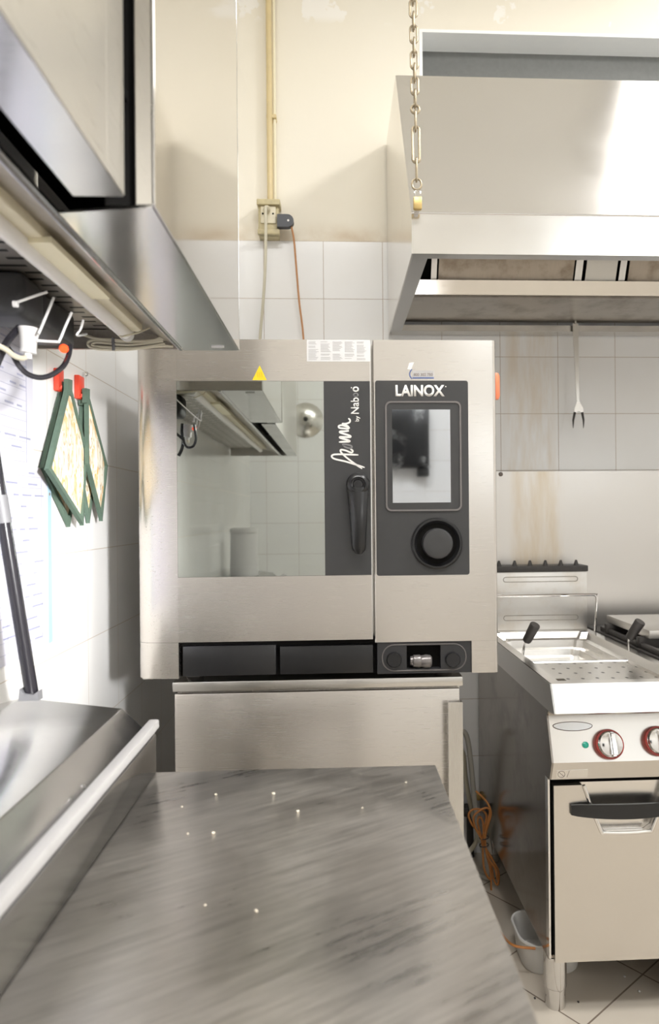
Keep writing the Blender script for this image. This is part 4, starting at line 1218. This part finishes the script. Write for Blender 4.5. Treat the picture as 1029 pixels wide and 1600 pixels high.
# ------------------------------------------------------------------ griddle right of the fryer
gd = empty('griddle', (1.2, 2.1, FLOOR_Z), 'dark cooking range with a raised steel plate beside the fryer', 'griddle')
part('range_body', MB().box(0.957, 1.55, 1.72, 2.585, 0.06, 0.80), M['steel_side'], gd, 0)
part('range_top', MB().box(0.957, 1.55, 1.70, 2.585, 0.80, 0.835, 0.003), M['soot'], gd)
g_ = MB()
g_.box(0.985, 1.5, 2.10, 2.44, 0.870, 0.896, 0.002)
part('steel_plate', g_, M['steel_sheet'], gd)
for yy in (2.14, 2.40):
    part('plate_bearer', MB().box(0.965, 1.50, yy-0.012, yy+0.012, 0.835, 0.870, 0.002), M['soot'], gd)
part('burner_bar', MB().box(0.968, 0.984, 1.76, 2.46, 0.835, 0.853, 0.003), M['soot'], gd)
for lx, ly in ((1.0, 1.78), (1.5, 1.78), (1.0, 2.5), (1.5, 2.5)):
    part('leg', MB().lathe([(0, 0), (0.026, 0), (0.0305, 0.05), (0.0305, 0.10), (0, 0.10)], (lx, ly, FLOOR_Z), (0, 0, 1), 20), M['steel_fryer'], gd)

# ------------------------------------------------------------------ near worktop
WX0, WX1, WY0, WY1, WZ = -0.298, 0.163, -0.75, 1.132, 0.85
wk = empty('worktop_table', ((WX0+WX1)/2, 0.3, FLOOR_Z), 'scratched steel work table stretching toward the oven', 'table')
part('tabletop', MB().box(WX0-0.03, WX1, WY0, WY1, WZ-0.04, WZ, 0.002), M['table'], wk)
part('splash_upstand', MB().box(WX0-0.022, WX0, WY0, WY1-0.003, WZ+0.0005, 0.914, 0.0015), M['steel_flange'], wk)
for lx, ly in ((WX0+0.03, WY0+0.05), (WX1-0.05, WY0+0.05), (WX0+0.03, WY1-0.08), (WX1-0.05, WY1-0.08)):
    part('leg', MB().box(lx-0.018, lx+0.018, ly-0.018, ly+0.018, FLOOR_Z, WZ-0.04, 0.002), M['steel_v'], wk)
part('lower_shelf', MB().box(WX0, WX1-0.03, WY0+0.05, WY1-0.06, 0.12, 0.14), M['steel_h'], wk, 0)
# crumbs left on the worktop
cr = [(337, 1242, 4), (427, 1240, 4.5), (284, 1261, 3), (465, 1268, 4), (333, 1302, 4.5), (293, 1303, 3), (566, 1263, 3), (400, 1424, 4), (320, 1415, 3), (634, 1223, 3)]
cg = []
for i, (px, py, sz) in enumerate(cr):
    p = P(px, py, Z=WZ)
    b3 = bmesh.new()
    bmesh.ops.create_icosphere(b3, subdivisions=1, radius=0.0011*sz/2.2)
    for v in b3.verts: v.co = Vector((v.co.x*random.uniform(0.8, 1.5), v.co.y*random.uniform(0.8, 1.4), max(0, v.co.z*0.7+0.0008)))
    mbc = MB().add(b3, Matrix.Translation(p))
    solo('crumb', mbc, M['crumb'], 'tiny pale crumb lying on the scratched steel worktop', 'crumb', 'crumbs on the worktop')
# white strip along the upstand
wsx = -0.316
st = MB()
e0 = P(241, 1129, Z=0.925)
st.box(e0.x-0.0085, e0.x+0.0085, -0.7, e0.y, 0.9155, 0.931, 0.003)
solo('edging_strip', st, M['grey_white'], 'long white plastic strip lying along the table upstand', 'strip')

# ------------------------------------------------------------------ refrigerated counter on the left
pc = empty('prep_counter', (-0.47, 0.3, FLOOR_Z), 'steel prep counter with a tilted lid between the work table and the tiled wall', 'counter')
y1c = 1.215
part('counter_body', MB().box(-0.600, -0.334, -0.75, y1c-0.01, 0.06, 0.872, 0.003), M['steel_v'], pc)
for lx, ly in ((-0.56, -0.68), (-0.37, -0.68), (-0.56, 1.12), (-0.37, 1.12)):
    part('leg', MB().lathe([(0, 0), (0.02, 0), (0.02, 0.1), (0, 0.1)], (lx, ly, FLOOR_Z), (0, 0, 1), 16), M['steel_v'], pc)
pA = P(191, 1107, Y=y1c); pB = P(34, 1090, Y=y1c); pC = P(228, 1141, Y=y1c)
part('lid', MB().prism([(pC.x, pC.z-0.012), (pC.x, pC.z), (pA.x, pA.z), (pB.x, pB.z), (-0.598, pB.z-0.012), (-0.598, 0.873), (pC.x, 0.873)], 'Y', -0.75, y1c, 0.0015), M['steel_flange'], pc)
part('lid_rivet', MB().lathe([(0.004, 0), (0.003, 0.002), (0, 0.0025)], P(130, 1230, X=-0.343), (0.7, 0, 0.7), 10), M['chrome'], pc)
# black pole standing on the lid
pb = P(50, 1086, Y=1.17); pb2 = P(2, 790, Y=1.15)
dirp = (pb2-pb).normalized()
ptop = pb+dirp*(0.47)
pol = empty('black_pole', tuple(pb), 'slim black pole with a grey band leaning toward the tiled wall on the counter lid', 'pole')
part('shaft', MB().tube([pb+dirp*0.004, ptop], 0.0108, 18), M['pole'], pol)
k0 = P(6, 800, Y=1.15)
ck = (k0-pb).length
part('grey_band', MB().tube([pb+dirp*(ck-0.018), pb+dirp*(ck+0.028)], 0.0118, 18), M['tape'], pol)
part('pole_foot', MB().prism([(pb.x-0.016, pb.z-0.006), (pb.x+0.017, pb.z-0.006), (pb.x+0.016, pb.z+0.010), (pb.x+0.009, pb.z+0.004), (pb.x-0.008, pb.z+0.006), (pb.x-0.014, pb.z+0.014)], 'Y', 1.155, 1.172), M['tape'], pol)

# ------------------------------------------------------------------ extractor on the left
LZ = 1.617
lh = empty('side_hood', (-0.4, 0.4, LZ), 'mirror-bright steel extractor box along the tiled side wall over the counter', 'extractor hood')
FXA, NXA = -0.199, -0.2255
fm = MB()
fm.box(FXA-0.003, FXA, 0.766, 1.43, LZ, 2.78)                      # outer face
fm.box(FXA-0.021, FXA-0.003, 0.766, 0.769, LZ+0.001, 2.78)          # return edge
fm.box(-0.606, FXA-0.003, 1.426, 1.43, LZ, 2.78)                    # far end
fm.box(-0.606, FXA-0.003, 0.766, 1.426, 2.776, 2.78)
part('far_panel', fm, M['steel_mirror'], lh, 0, label='mirror-bright panel reflecting the cream wall')
part('panel_edge', MB().tube([(FXA-0.0005, 0.7655, LZ), (FXA-0.0005, 0.7655, 2.78)], 0.0022, 8), M['chrome'], lh)
part('corner_edge', MB().tube([(FXA-0.001, 1.4295, LZ), (FXA-0.001, 1.4295, 2.78)], 0.0018, 8), M['chrome'], lh)
part('far_flange', MB().prism([(-0.311, 0.786), (FXA-0.003, 0.768), (FXA-0.003, 1.428), (-0.312, 1.428)], 'Z', LZ-0.0015, LZ+0.0015), M['steel_soft'], lh, 0)
nm = MB()
nm.box(NXA-0.003, NXA, -0.64, 0.744, LZ, 2.78)
nm.box(NXA-0.030, NXA-0.003, 0.741, 0.744, LZ, 2.78)
nm.box(-0.606, NXA-0.003, -0.64, -0.636, LZ, 2.78)
nm.box(-0.606, NXA-0.003, -0.636, 0.741, 2.776, 2.78)
part('near_panel', nm, M['steel_near'], lh, 0)
part('near_fold', MB().box(NXA, NXA+0.0004, 0.690, 0.744, LZ, 2.78), M['steel_near'], lh, 0)
part('near_flange', MB().box(-0.279, NXA-0.0005, -0.638, 0.743, LZ-0.0018, LZ+0.012), M['steel_flange'], lh, 0)
part('gap_shade_side', MB().box(-0.262, -0.257, 0.70, 0.80, LZ+0.02, 2.776), M['dark'], lh, 0)  # near-black plate added so the gap between the panels reads as deep shade
part('gap_shade_back', MB().box(-0.256, FXA-0.022, 0.775, 0.780, LZ+0.003, 2.776), M['dark'], lh, 0)  # second black plate closing the gap, its colour stands in for shade
part('slot_shade_top', MB().box(-0.400, -0.230, -0.63, 1.42, LZ+0.12, LZ+0.13), M['dark'], lh, 0)  # black plate standing in for the shade up inside the slot
part('inner_rail', MB().tube([(-0.319, -0.635, LZ+0.002), (-0.319, 1.424, LZ+0.002)], 0.0058, 10), M['steel_flange'], lh)
part('tray', MB().sheet([(-0.323, LZ+0.003), (-0.370, LZ+0.028), (-0.410, LZ+0.034)], 'Y', -0.635, 1.424, -0.002), M['steel_dirty'], lh, 0)
part('slotted_grille', MB().box(-0.606, -0.405, -0.635, 1.424, LZ+0.040, LZ+0.043), M['slotted'], lh, 0)
part('end_lip', MB().box(-0.606, -0.205, 1.418, 1.4255, LZ-0.001, LZ+0.038), M['steel_dirty'], lh, 0)
bo0, bo1 = P(72, 379, Z=LZ+0.024), P(146, 449, Z=LZ+0.024)
part('cream_strip', MB().box(-0.400, -0.366, 0.90, 1.13, LZ+0.010, LZ+0.018), M['cream_board'], lh, 0, label='cream painted strip')
logo = P(340, 542, Z=LZ-0.002)
ell = [(logo.x+0.013*cos(2*pi*k/24), logo.y+0.006*sin(2*pi*k/24)) for k in range(24)]
part('oval_badge', MB().prism(ell, 'Z', LZ-0.0035, LZ-0.0015), M['white_plastic'], lh, 0)
# fluorescent lamp
tzz = LZ+0.012
te = P(196, 521, Z=tzz)
t0_ = P(0, 372, Z=tzz)
fo = empty('fluorescent_lamp', (te.x, 0.5, tzz), 'white fluorescent tube lamp fixed under the side extractor', 'lamp')
tyv = -0.4
part('tube', MB().tube([(te.x, tyv, tzz), (te.x, te.y, tzz)], 0.0125, 18), M['lamp_tube'], fo)
part('batten', MB().box(te.x+0.004, te.x+0.032, tyv, te.y+0.005, tzz+0.004, tzz+0.026, 0.004), M['box_face'], fo, label='cream batten behind the tube')
part('end_cap', MB().tube([(te.x, te.y-0.004, tzz), (te.x, te.y+0.012, tzz)], 0.0135, 18), M['white_plastic'], fo)
part('cable_tie', MB().tube([(te.x-0.015, te.y-0.03, tzz), (te.x, te.y-0.03, tzz-0.015), (te.x+0.03, te.y-0.02, tzz-0.004), (te.x+0.048, te.y-0.0, tzz+0.012)], 0.0018, 6), M['cable_beige'], fo)
# white cable coil tucked at the end of the extractor
wc = MB()
def cp_(x, y): return P(x, y, Y=1.412)
wc.tube(smooth_path([cp_(128, 522), cp_(150, 529), cp_(180, 531), cp_(230, 534), cp_(260, 527), cp_(285, 543)], 6), 0.0028, 8)
wc.tube(smooth_path([cp_(262, 530), cp_(200, 534), cp_(150, 531), cp_(137, 537), cp_(150, 545), cp_(200, 546), cp_(245, 541), cp_(270, 541)], 6), 0.0028, 8)
wc.tube(smooth_path([cp_(255, 533), cp_(200, 539), cp_(155, 535), cp_(144, 539), cp_(160, 542), cp_(210, 544), cp_(258, 537)], 6), 0.0028, 8)
co = solo('cable_coil', wc, M['cable_beige'], 'white cable folded into a flat coil at the end of the side extractor', 'cable')
part('coil_tie', MB().tube([cp_(177, 528), cp_(178, 548)], 0.0042, 8), M['tape'], co)
# black power adapter with its lead, beside the wire hooks
ad = empty('power_adapter', (-0.52, 1.15, 1.57), 'black power adapter block with a lit red switch under the side extractor', 'adapter')
part('adapter_body', MB().box(-0.585, -0.482, 1.075, 1.16, 1.585, LZ+0.038, 0.014, 3), M['black_soft'], ad)
a0, a1 = P(50, 478, Y=1.14), P(117, 500, Y=1.32)
a1.z = P(100, 541, Y=1.32).z
part('strip_block', MB().box(a1.x-0.07, a1.x, 1.14, 1.32, a1.z, LZ+0.036, 0.006, 2), M['black_soft'], ad)
q = P(97, 546, Y=1.135)
part('switch_lamp', MB().lathe([(0, 0.005), (0.006, 0.0035), (0.0075, 0), (0, 0)], (q.x, 1.142, q.z+0.003), (0.2, -1, -0.5), 16), M['led_red'], ad, label='glowing red switch lamp')
part('lead', MB().tube(smooth_path([P(110, 540, Y=1.16), P(107, 556, Y=1.15), P(98, 573, Y=1.13), P(80, 586, Y=1.11), P(62, 590, Y=1.10), P(44, 585, Y=1.09), P(30, 572, Y=1.08), P(20, 555, Y=1.075), P(10, 540, Y=1.10)], 6), 0.0042, 10), M['pole'], ad)
part('left_lead', MB().tube(smooth_path([P(30, 512, Y=1.09), P(14, 530, Y=1.07), P(4, 548, Y=1.05), P(-8, 575, Y=1.04), P(-20, 600, Y=1.04)], 6), 0.0055, 10), M['pole'], ad)
wp = empty('white_plug', (-0.53, 1.1, 1.55), 'translucent white plug adapter under the black power adapter', 'plug')
w0 = P(50, 520, Y=1.09); w1_ = P(46, 550, Y=1.09)
part('plug_body', MB().lathe([(0, 0), (0.011, 0), (0.013, 0.02), (0.016, 0.036), (0, 0.038)], (w1_.x, 1.085, w1_.z), (0.06, 0, 1), 18), M['white_plastic'], wp)
part('plug_flange', MB().lathe([(0, -0.012), (0.006, -0.012), (0.006, -0.004), (0.0125, -0.003), (0.0125, 0.002), (0, 0.003)], (w1_.x, 1.085, w1_.z), (0.06, 0, 1), 18), M['white_plastic'], wp)
part('plug_lead', MB().tube(smooth_path([(w1_.x-0.002, 1.085, w1_.z-0.008), P(35, 560, Y=1.07), P(22, 556, Y=1.05), P(8, 545, Y=1.03), P(-15, 535, Y=1.0)], 5), 0.004, 8), M['cable_beige'], wp)
hk = MB()
def wire(pts): hk.tube(smooth_path(pts, 4), 0.0021, 8)
wire([P(74, 456, Y=1.06), P(50, 464, Y=1.05), P(22, 474, Y=1.03)])
wire([P(84, 465, Y=1.09), P(72, 494, Y=1.08), P(60, 522, Y=1.07)])
wire([P(112, 488, Y=1.12), P(103, 508, Y=1.115), P(93, 532, Y=1.11), P(88, 534, Y=1.11), P(56, 532, Y=1.08)])
wire([P(130, 500, Y=1.16), P(126, 514, Y=1.155), P(120, 524, Y=1.15), P(135, 522, Y=1.3)])
hk.lathe([(0, 0), (0.005, 0.001), (0.005, 0.007), (0, 0.008)], P(20, 475, Y=1.03), (1, 0, 0), 12)
solo('wire_hooks', hk, M['white_plastic'], 'bent white wire hook rack in front of the black adapter', 'hook')

# ------------------------------------------------------------------ things on the left wall
XW = -0.6095
def sheet_thing(name, lab, y0, y1, z0, z1, x, rows, strip):
    e = empty(name, (x, (y0+y1)/2, z0), lab, 'paper')
    part('page', MB().box(x-0.0006, x, y0, y1, z0, z1), M['sheet_paper'], e, 0)
    pr = MB()
    n_ = rows
    for i in range(n_):
        zz = z1-0.02-(z1-z0-0.04)*i/(n_-1)
        pr.box(x, x+0.0004, y0+0.015, y1-0.03, zz-0.0007, zz)
        yy = y0+0.02
        while yy < y1-0.05:
            w_ = random.uniform(0.015, 0.05)
            if random.random() > 0.45: pr.box(x, x+0.0004, yy, yy+w_, zz+0.005, zz+0.0085)
            yy += w_+0.015
    for yy in (y0+0.015, y0+0.16, y0+0.23, y1-0.03):
        pr.box(x, x+0.0004, yy-0.0006, yy+0.0006, z0+0.02, z1-0.02)
    part('printed_table', pr, M['sheet_print'], e, 0)
    if strip:
        s_ = part('punched_strip', MB().box(x-0.0006, x+0.0008, y1, y1+0.018, z0+0.006, z1), M['sleeve_strip'], e, 0, label='light blue punched edge strip')
        ho = MB()
        for zz in (z1-0.03, z1-0.052):
            ho.lathe([(0.0035, 0), (0.0035, 0.0003), (0, 0.0003)], (x+0.0008, y1+0.009, zz), (1, 0, 0), 12)
        part('punch_hole', ho, M['ink_dark'], s_, 0)
    return e
sheet_thing('recipe_sheet', 'upper faded table sheet hanging on the tiles under the black adapter', 1.0, 1.40, 1.36, 1.66, XW+0.001, 14, False)
sheet_thing('recipe_sleeve', 'lower table sheet in a sleeve with a light blue punched edge', 1.05, 1.457, 1.0, 1.372, XW+0.004, 16, True)

def pot_holder(lab, corners, parent_name='pot_holder'):
    """quilted diamond: printed face, green binding, hanging corner"""
    t_, l_, b_, r_ = [P(px, py, X=x) for px, py, x in corners]
    e = empty(parent_name, tuple(b_), lab, 'pot holder', 'pot holders on the tiled wall')
    nrm = (r_-l_).cross(t_-b_); nrm.normalize()
    if nrm.x < 0: nrm = -nrm
    ctr = (t_+l_+b_+r_)/4
    # face: grid puffed in the middle
    bm_ = bmesh.new()
    N = 10
    g = {}
    for i in range(N+1):
        for j in range(N+1):
            u, v = i/N, j/N
            p = (t_*(1-u)+l_*u)*(1-v)+(r_*(1-u)+b_*u)*v
            puff = 0.006*(sin(pi*u)*sin(pi*v))**0.4+0.0015*sin(9*u)*sin(11*v)
            g[i, j, 0] = bm_.verts.new(p+nrm*puff); g[i, j, 1] = bm_.verts.new(p-nrm*0.002)
    for i in range(N):
        for j in range(N):
            bm_.faces.new((g[i, j, 0], g[i+1, j, 0], g[i+1, j+1, 0], g[i, j+1, 0]))
            bm_.faces.new((g[i, j, 1], g[i, j+1, 1], g[i+1, j+1, 1], g[i+1, j, 1]))
    bmesh.ops.recalc_face_normals(bm_, faces=bm_.faces)
    part('printed_face', MB().add(bm_), M['print'], e, 60)
    tr = MB()
    for a_, c_ in ((t_, l_), (l_, b_), (b_, r_), (r_, t_)):
        d_ = (c_-a_).normalized()
        inn = (ctr-(a_+c_)/2).normalized()
        w_ = 0.0095
        pts_ = [a_-d_*0.004-inn*0.002, c_+d_*0.004-inn*0.002, c_+d_*0.0-d_*0.006+inn*w_, a_+d_*0.006+inn*w_]
        tr.poly([p-nrm*0.004 for p in pts_], 0.009, nrm)
    tr.poly([t_+Vector((0, -0.012, 0.006))-nrm*0.004, t_+Vector((0, 0.012, 0.008))-nrm*0.004, t_+Vector((0, 0.010, -0.028))-nrm*0.004, t_+Vector((0, -0.012, -0.028))-nrm*0.004], 0.0095, nrm)
    part('binding', tr, M['green_trim'], e, 0, label='dark green binding')
    return e
pot_holder('leaf-printed pot holder hidden behind the larger one by the paper sleeve', [(97, 602, -0.603), (65, 730, -0.603), (106, 820, -0.604), (125, 705, -0.606)])
pot_holder('leaf-printed pot holder fully in front by the paper sleeve', [(106, 598, -0.584), (73, 733, -0.575), (127, 818, -0.584), (133, 706, -0.596)])
pot_holder('leaf-printed pot holder mostly covered and closest to the tiles on the second hook', [(128, 616, -0.603), (124, 735, -0.604), (137, 814, -0.604), (152, 705, -0.606)])
pot_holder('narrow-looking leaf-printed pot holder in front on the second hook, closest to the oven', [(134, 612, -0.590), (135, 725, -0.586), (157, 811, -0.590), (165, 728, -0.592)])
for (px, py0, py1, lab) in ((94.5, 579, 604, 'flat red wall hook behind the black lead, holding the first pot holders'), (126.5, 590, 617, 'flat red wall hook holding the pot holders closest to the oven')):
    a, b_ = P(px-4.2, py1, X=-0.6), P(px+4.2, py0, X=-0.6)
    e = empty('red_hook', (-0.6, a.y, a.z), lab, 'hook', None)
    part('hook_plate', MB().box(-0.6095, -0.598, a.y, b_.y, a.z-0.008, b_.z, 0.002), M['red'], e)
    part('hook_peg', MB().tube(smooth_path([(-0.60, a.y+0.004, a.z), (-0.5955, a.y+0.004, a.z-0.004), (-0.594, a.y+0.004, a.z+0.003)], 4), 0.0018, 8), M['red'], e)
nl = P(132.5, 584, X=-0.605)
solo('wall_nail', MB().lathe([(0.004, -0.004), (0.004, 0.003), (0.0065, 0.004), (0.005, 0.008), (0, 0.008)], (XW+0.003, nl.y, nl.z), (1, 0, 0), 12), M['chrome'], 'small steel nail in the tiles above the second pot holders', 'nail')

# ------------------------------------------------------------------ between cabinet and fryer
def hs(pts, r, name, m, lab, cat): return solo(name, MB().tube(smooth_path(pts, 6), r, 12), m, lab, cat)
hs([P(716, 1150, Y=2.46), P(724, 1143, Y=2.46), P(731, 1160, Y=2.46), P(737, 1210, Y=2.46), P(742, 1260, Y=2.46), P(752, 1320, Y=2.44), P(768, 1370, Y=2.40), (0.50, 2.42, FLOOR_Z+0.012)], 0.0095, 'drain_hose', M['hose'], 'thick grey hose arching down beside the low cabinet', 'hose')
hs([P(718, 1170, Y=2.53), P(724, 1180, Y=2.53), P(727, 1215, Y=2.53), P(735, 1260, Y=2.53), P(745, 1310, Y=2.53), (0.46, 2.53, FLOOR_Z+0.012)], 0.0085, 'water_hose', M['cable_beige'], 'thinner beige hose behind the thick grey hose', 'hose')
ob = MB()
OYc = 2.34
def ocp(x, y, dy=0.0): return P(715+x*85/469.0, 1130+y*290/1600.0, Y=OYc+dy)
ob.tube(smooth_path([ocp(155, 585, .05), ocp(215, 640, .03), ocp(262, 700, 0), ocp(285, 780, -.01), ocp(262, 870, -.01), ocp(240, 960, 0), ocp(230, 1050, 0), ocp(300, 1180, 0), ocp(350, 1280, 0), ocp(345, 1390, 0), ocp(310, 1350, .01), ocp(250, 1150, .01)], 6), 0.0036, 8)
ob.tube(smooth_path([ocp(210, 1050, 0), ocp(190, 960, 0), ocp(120, 870, 0), ocp(92, 790, 0), ocp(130, 745, 0), ocp(200, 745, 0), ocp(245, 790, 0), ocp(235, 880, 0), ocp(215, 980, 0), ocp(215, 1100, 0), ocp(225, 1250, 0), ocp(270, 1340, 0), ocp(300, 1300, .01), ocp(260, 1120, .01)], 6), 0.0036, 8)
ob.tube(smooth_path([ocp(205, 1000, -.01), ocp(150, 900, -.01), ocp(135, 810, -.01), ocp(180, 760, -.01), ocp(245, 730, -.01), ocp(275, 760, -.01), ocp(255, 860, -.01), ocp(235, 1000, -.01), ocp(255, 1150, -.01), ocp(320, 1250, -.01), ocp(340, 1350, -.01)], 6), 0.0036, 8)
ob.tube(smooth_path([ocp(200, 980, .01), ocp(170, 860, .01), ocp(185, 805, .01), ocp(215, 850, .01), ocp(225, 1000, 0), ocp(260, 1150, 0), ocp(285, 1330, 0), ocp(290, 1480, 0), ocp(320, 1600, 0), (0.455, 2.2, FLOOR_Z+0.005), P(779, 1455, Z=FLOOR_Z+0.03), P(793, 1471, Z=FLOOR_Z+0.085), P(808, 1479, Z=FLOOR_Z+0.097), P(836, 1482, Z=FLOOR_Z+0.097)], 6), 0.0036, 8)
obo = solo('cable_bundle', ob, M['cable_orange'], 'orange cable tied in a bundle hanging between the cabinet and the fryer', 'cable')
for yy in (985, 1050):
    c_ = ocp(225, yy)
    part('cable_tie', MB().tube([c_+Vector((0.0155*cos(2*pi*k/16), 0.014*sin(2*pi*k/16), 0.002*cos(2*pi*k/16))) for k in range(16)], 0.0022, 6, closed=True), M['soot'], obo)
dv = empty('wall_valve', (0.40, 2.55, 0.30), 'dark pipe valve on the wall behind the hoses', 'valve')
v0 = P(722, 1268, Y=2.56)
part('pipe', MB().tube([(v0.x-0.12, 2.575, v0.z), (v0.x+0.03, 2.575, v0.z), (v0.x+0.035, 2.575, v0.z-0.25)], 0.014, 12), M['soot'], dv)
part('valve_body', MB().lathe([(0, -0.03), (0.02, -0.03), (0.024, 0), (0.02, 0.03), (0, 0.03)], (v0.x+0.02, 2.57, v0.z), (1, 0, 0), 16), M['soot'], dv)
part('valve_cap', MB().lathe([(0.012, 0), (0.012, 0.03), (0, 0.032)], (P(747, 1247, Y=2.56).x, 2.595, P(747, 1247, Y=2.56).z), (0, -1, 0), 14), M['brass'], dv)
# plastic tub under the fryer
tq = bmesh.new(); trg = []
for z_, ins in ((0.003, 0.030), (0.0, 0.016), (0.006, 0.012), (0.085, 0.002), (0.088, -0.003), (0.092, -0.002), (0.092, 0.003), (0.086, 0.006), (0.010, 0.016), (0.006, 0.024)):
    trg.append([tq.verts.new((x, y, FLOOR_Z+z_)) for x, y in rrect(0.515+ins, 0.70-ins, 1.885+ins, 2.06-ins, 0.055-ins*0.5, 6)])
for A, B in zip(trg, trg[1:]):
    n_ = len(A)
    for k in range(n_): tq.faces.new((A[k], A[(k+1) % n_], B[(k+1) % n_], B[k]))
tq.faces.new(trg[0]); tq.faces.new(trg[-1])
bmesh.ops.recalc_face_normals(tq, faces=tq.faces)
solo('plastic_tub', MB().add(tq), M['tub'], 'milky plastic tub standing on the floor under the fryer edge', 'tub')
for i, (px, py) in enumerate(((835, 1560), (903, 1566), (975, 1526), (998, 1549))):
    p = P(px, py, Z=FLOOR_Z)
    b3 = bmesh.new(); bmesh.ops.create_icosphere(b3, subdivisions=1, radius=0.004)
    for v in b3.verts: v.co = Vector((v.co.x*random.uniform(0.7, 1.3), v.co.y*random.uniform(0.7, 1.3), max(0, v.co.z*0.6+0.001)))
    solo('floor_crumb', MB().add(b3, Matrix.Translation(p)), M['soot'] if i < 2 else M['white_plastic'], ('dark crumb on the floor tile beside the front fryer leg' if i < 2 else 'white scrap on the shaded floor under the fryer'), 'crumb', 'dark crumbs on the floor' if i < 2 else 'white scraps on the floor')
# round steel lid added on the rear wall for the oven glass to reflect
rl = MB().lathe([(0, 0.05), (0.04, 0.047), (0.09, 0.03), (0.118, 0.008), (0.125, 0.004), (0.125, 0.0), (0, 0.0)], (-0.21, ROOM_Y0+0.001, 1.95), (0, 1, 0), 40)
rlo = solo('added_pan_lid', rl, M['steel_bright'], 'round steel pan lid added on the rear tiled wall for reflection', 'lid')
part('lid_knob', MB().lathe([(0.008, 0.046), (0.008, 0.06), (0.016, 0.066), (0.012, 0.074), (0, 0.075)], (-0.21, ROOM_Y0+0.001, 1.95), (0, 1, 0), 20), M['black'], rlo)

# dark box added on the rear wall as a reflection for the touch screen
rb_ = empty('added_wall_box', (0.51, ROOM_Y0, 1.60), 'black box added on the rear tiled wall for the touch screen to reflect', 'box')
part('box_body', MB().box(0.37, 0.66, ROOM_Y0+0.001, ROOM_Y0+0.10, 1.60, 2.02, 0.01), M['black'], rb_)
part('box_foot', MB().box(0.58, 0.66, ROOM_Y0+0.001, ROOM_Y0+0.08, 1.54, 1.60, 0.006), M['black'], rb_)
wc_ = empty('added_canister', (-0.5, -0.32, 0.96), 'tall white canister added on the prep counter lid for reflection', 'canister')  # added behind the camera as something for the oven glass to reflect
part('canister_body', MB().lathe([(0, 0.0), (0.072, 0), (0.074, 0.01), (0.07, 0.225), (0, 0.225)], (-0.49, -0.32, 0.955), (0, 0, 1), 32), M['white_plastic'], wc_)
part('canister_lid', MB().lathe([(0, 0.226), (0.074, 0.226), (0.074, 0.245), (0.06, 0.252), (0, 0.252)], (-0.49, -0.32, 0.955), (0, 0, 1), 32), M['white_plastic'], wc_)
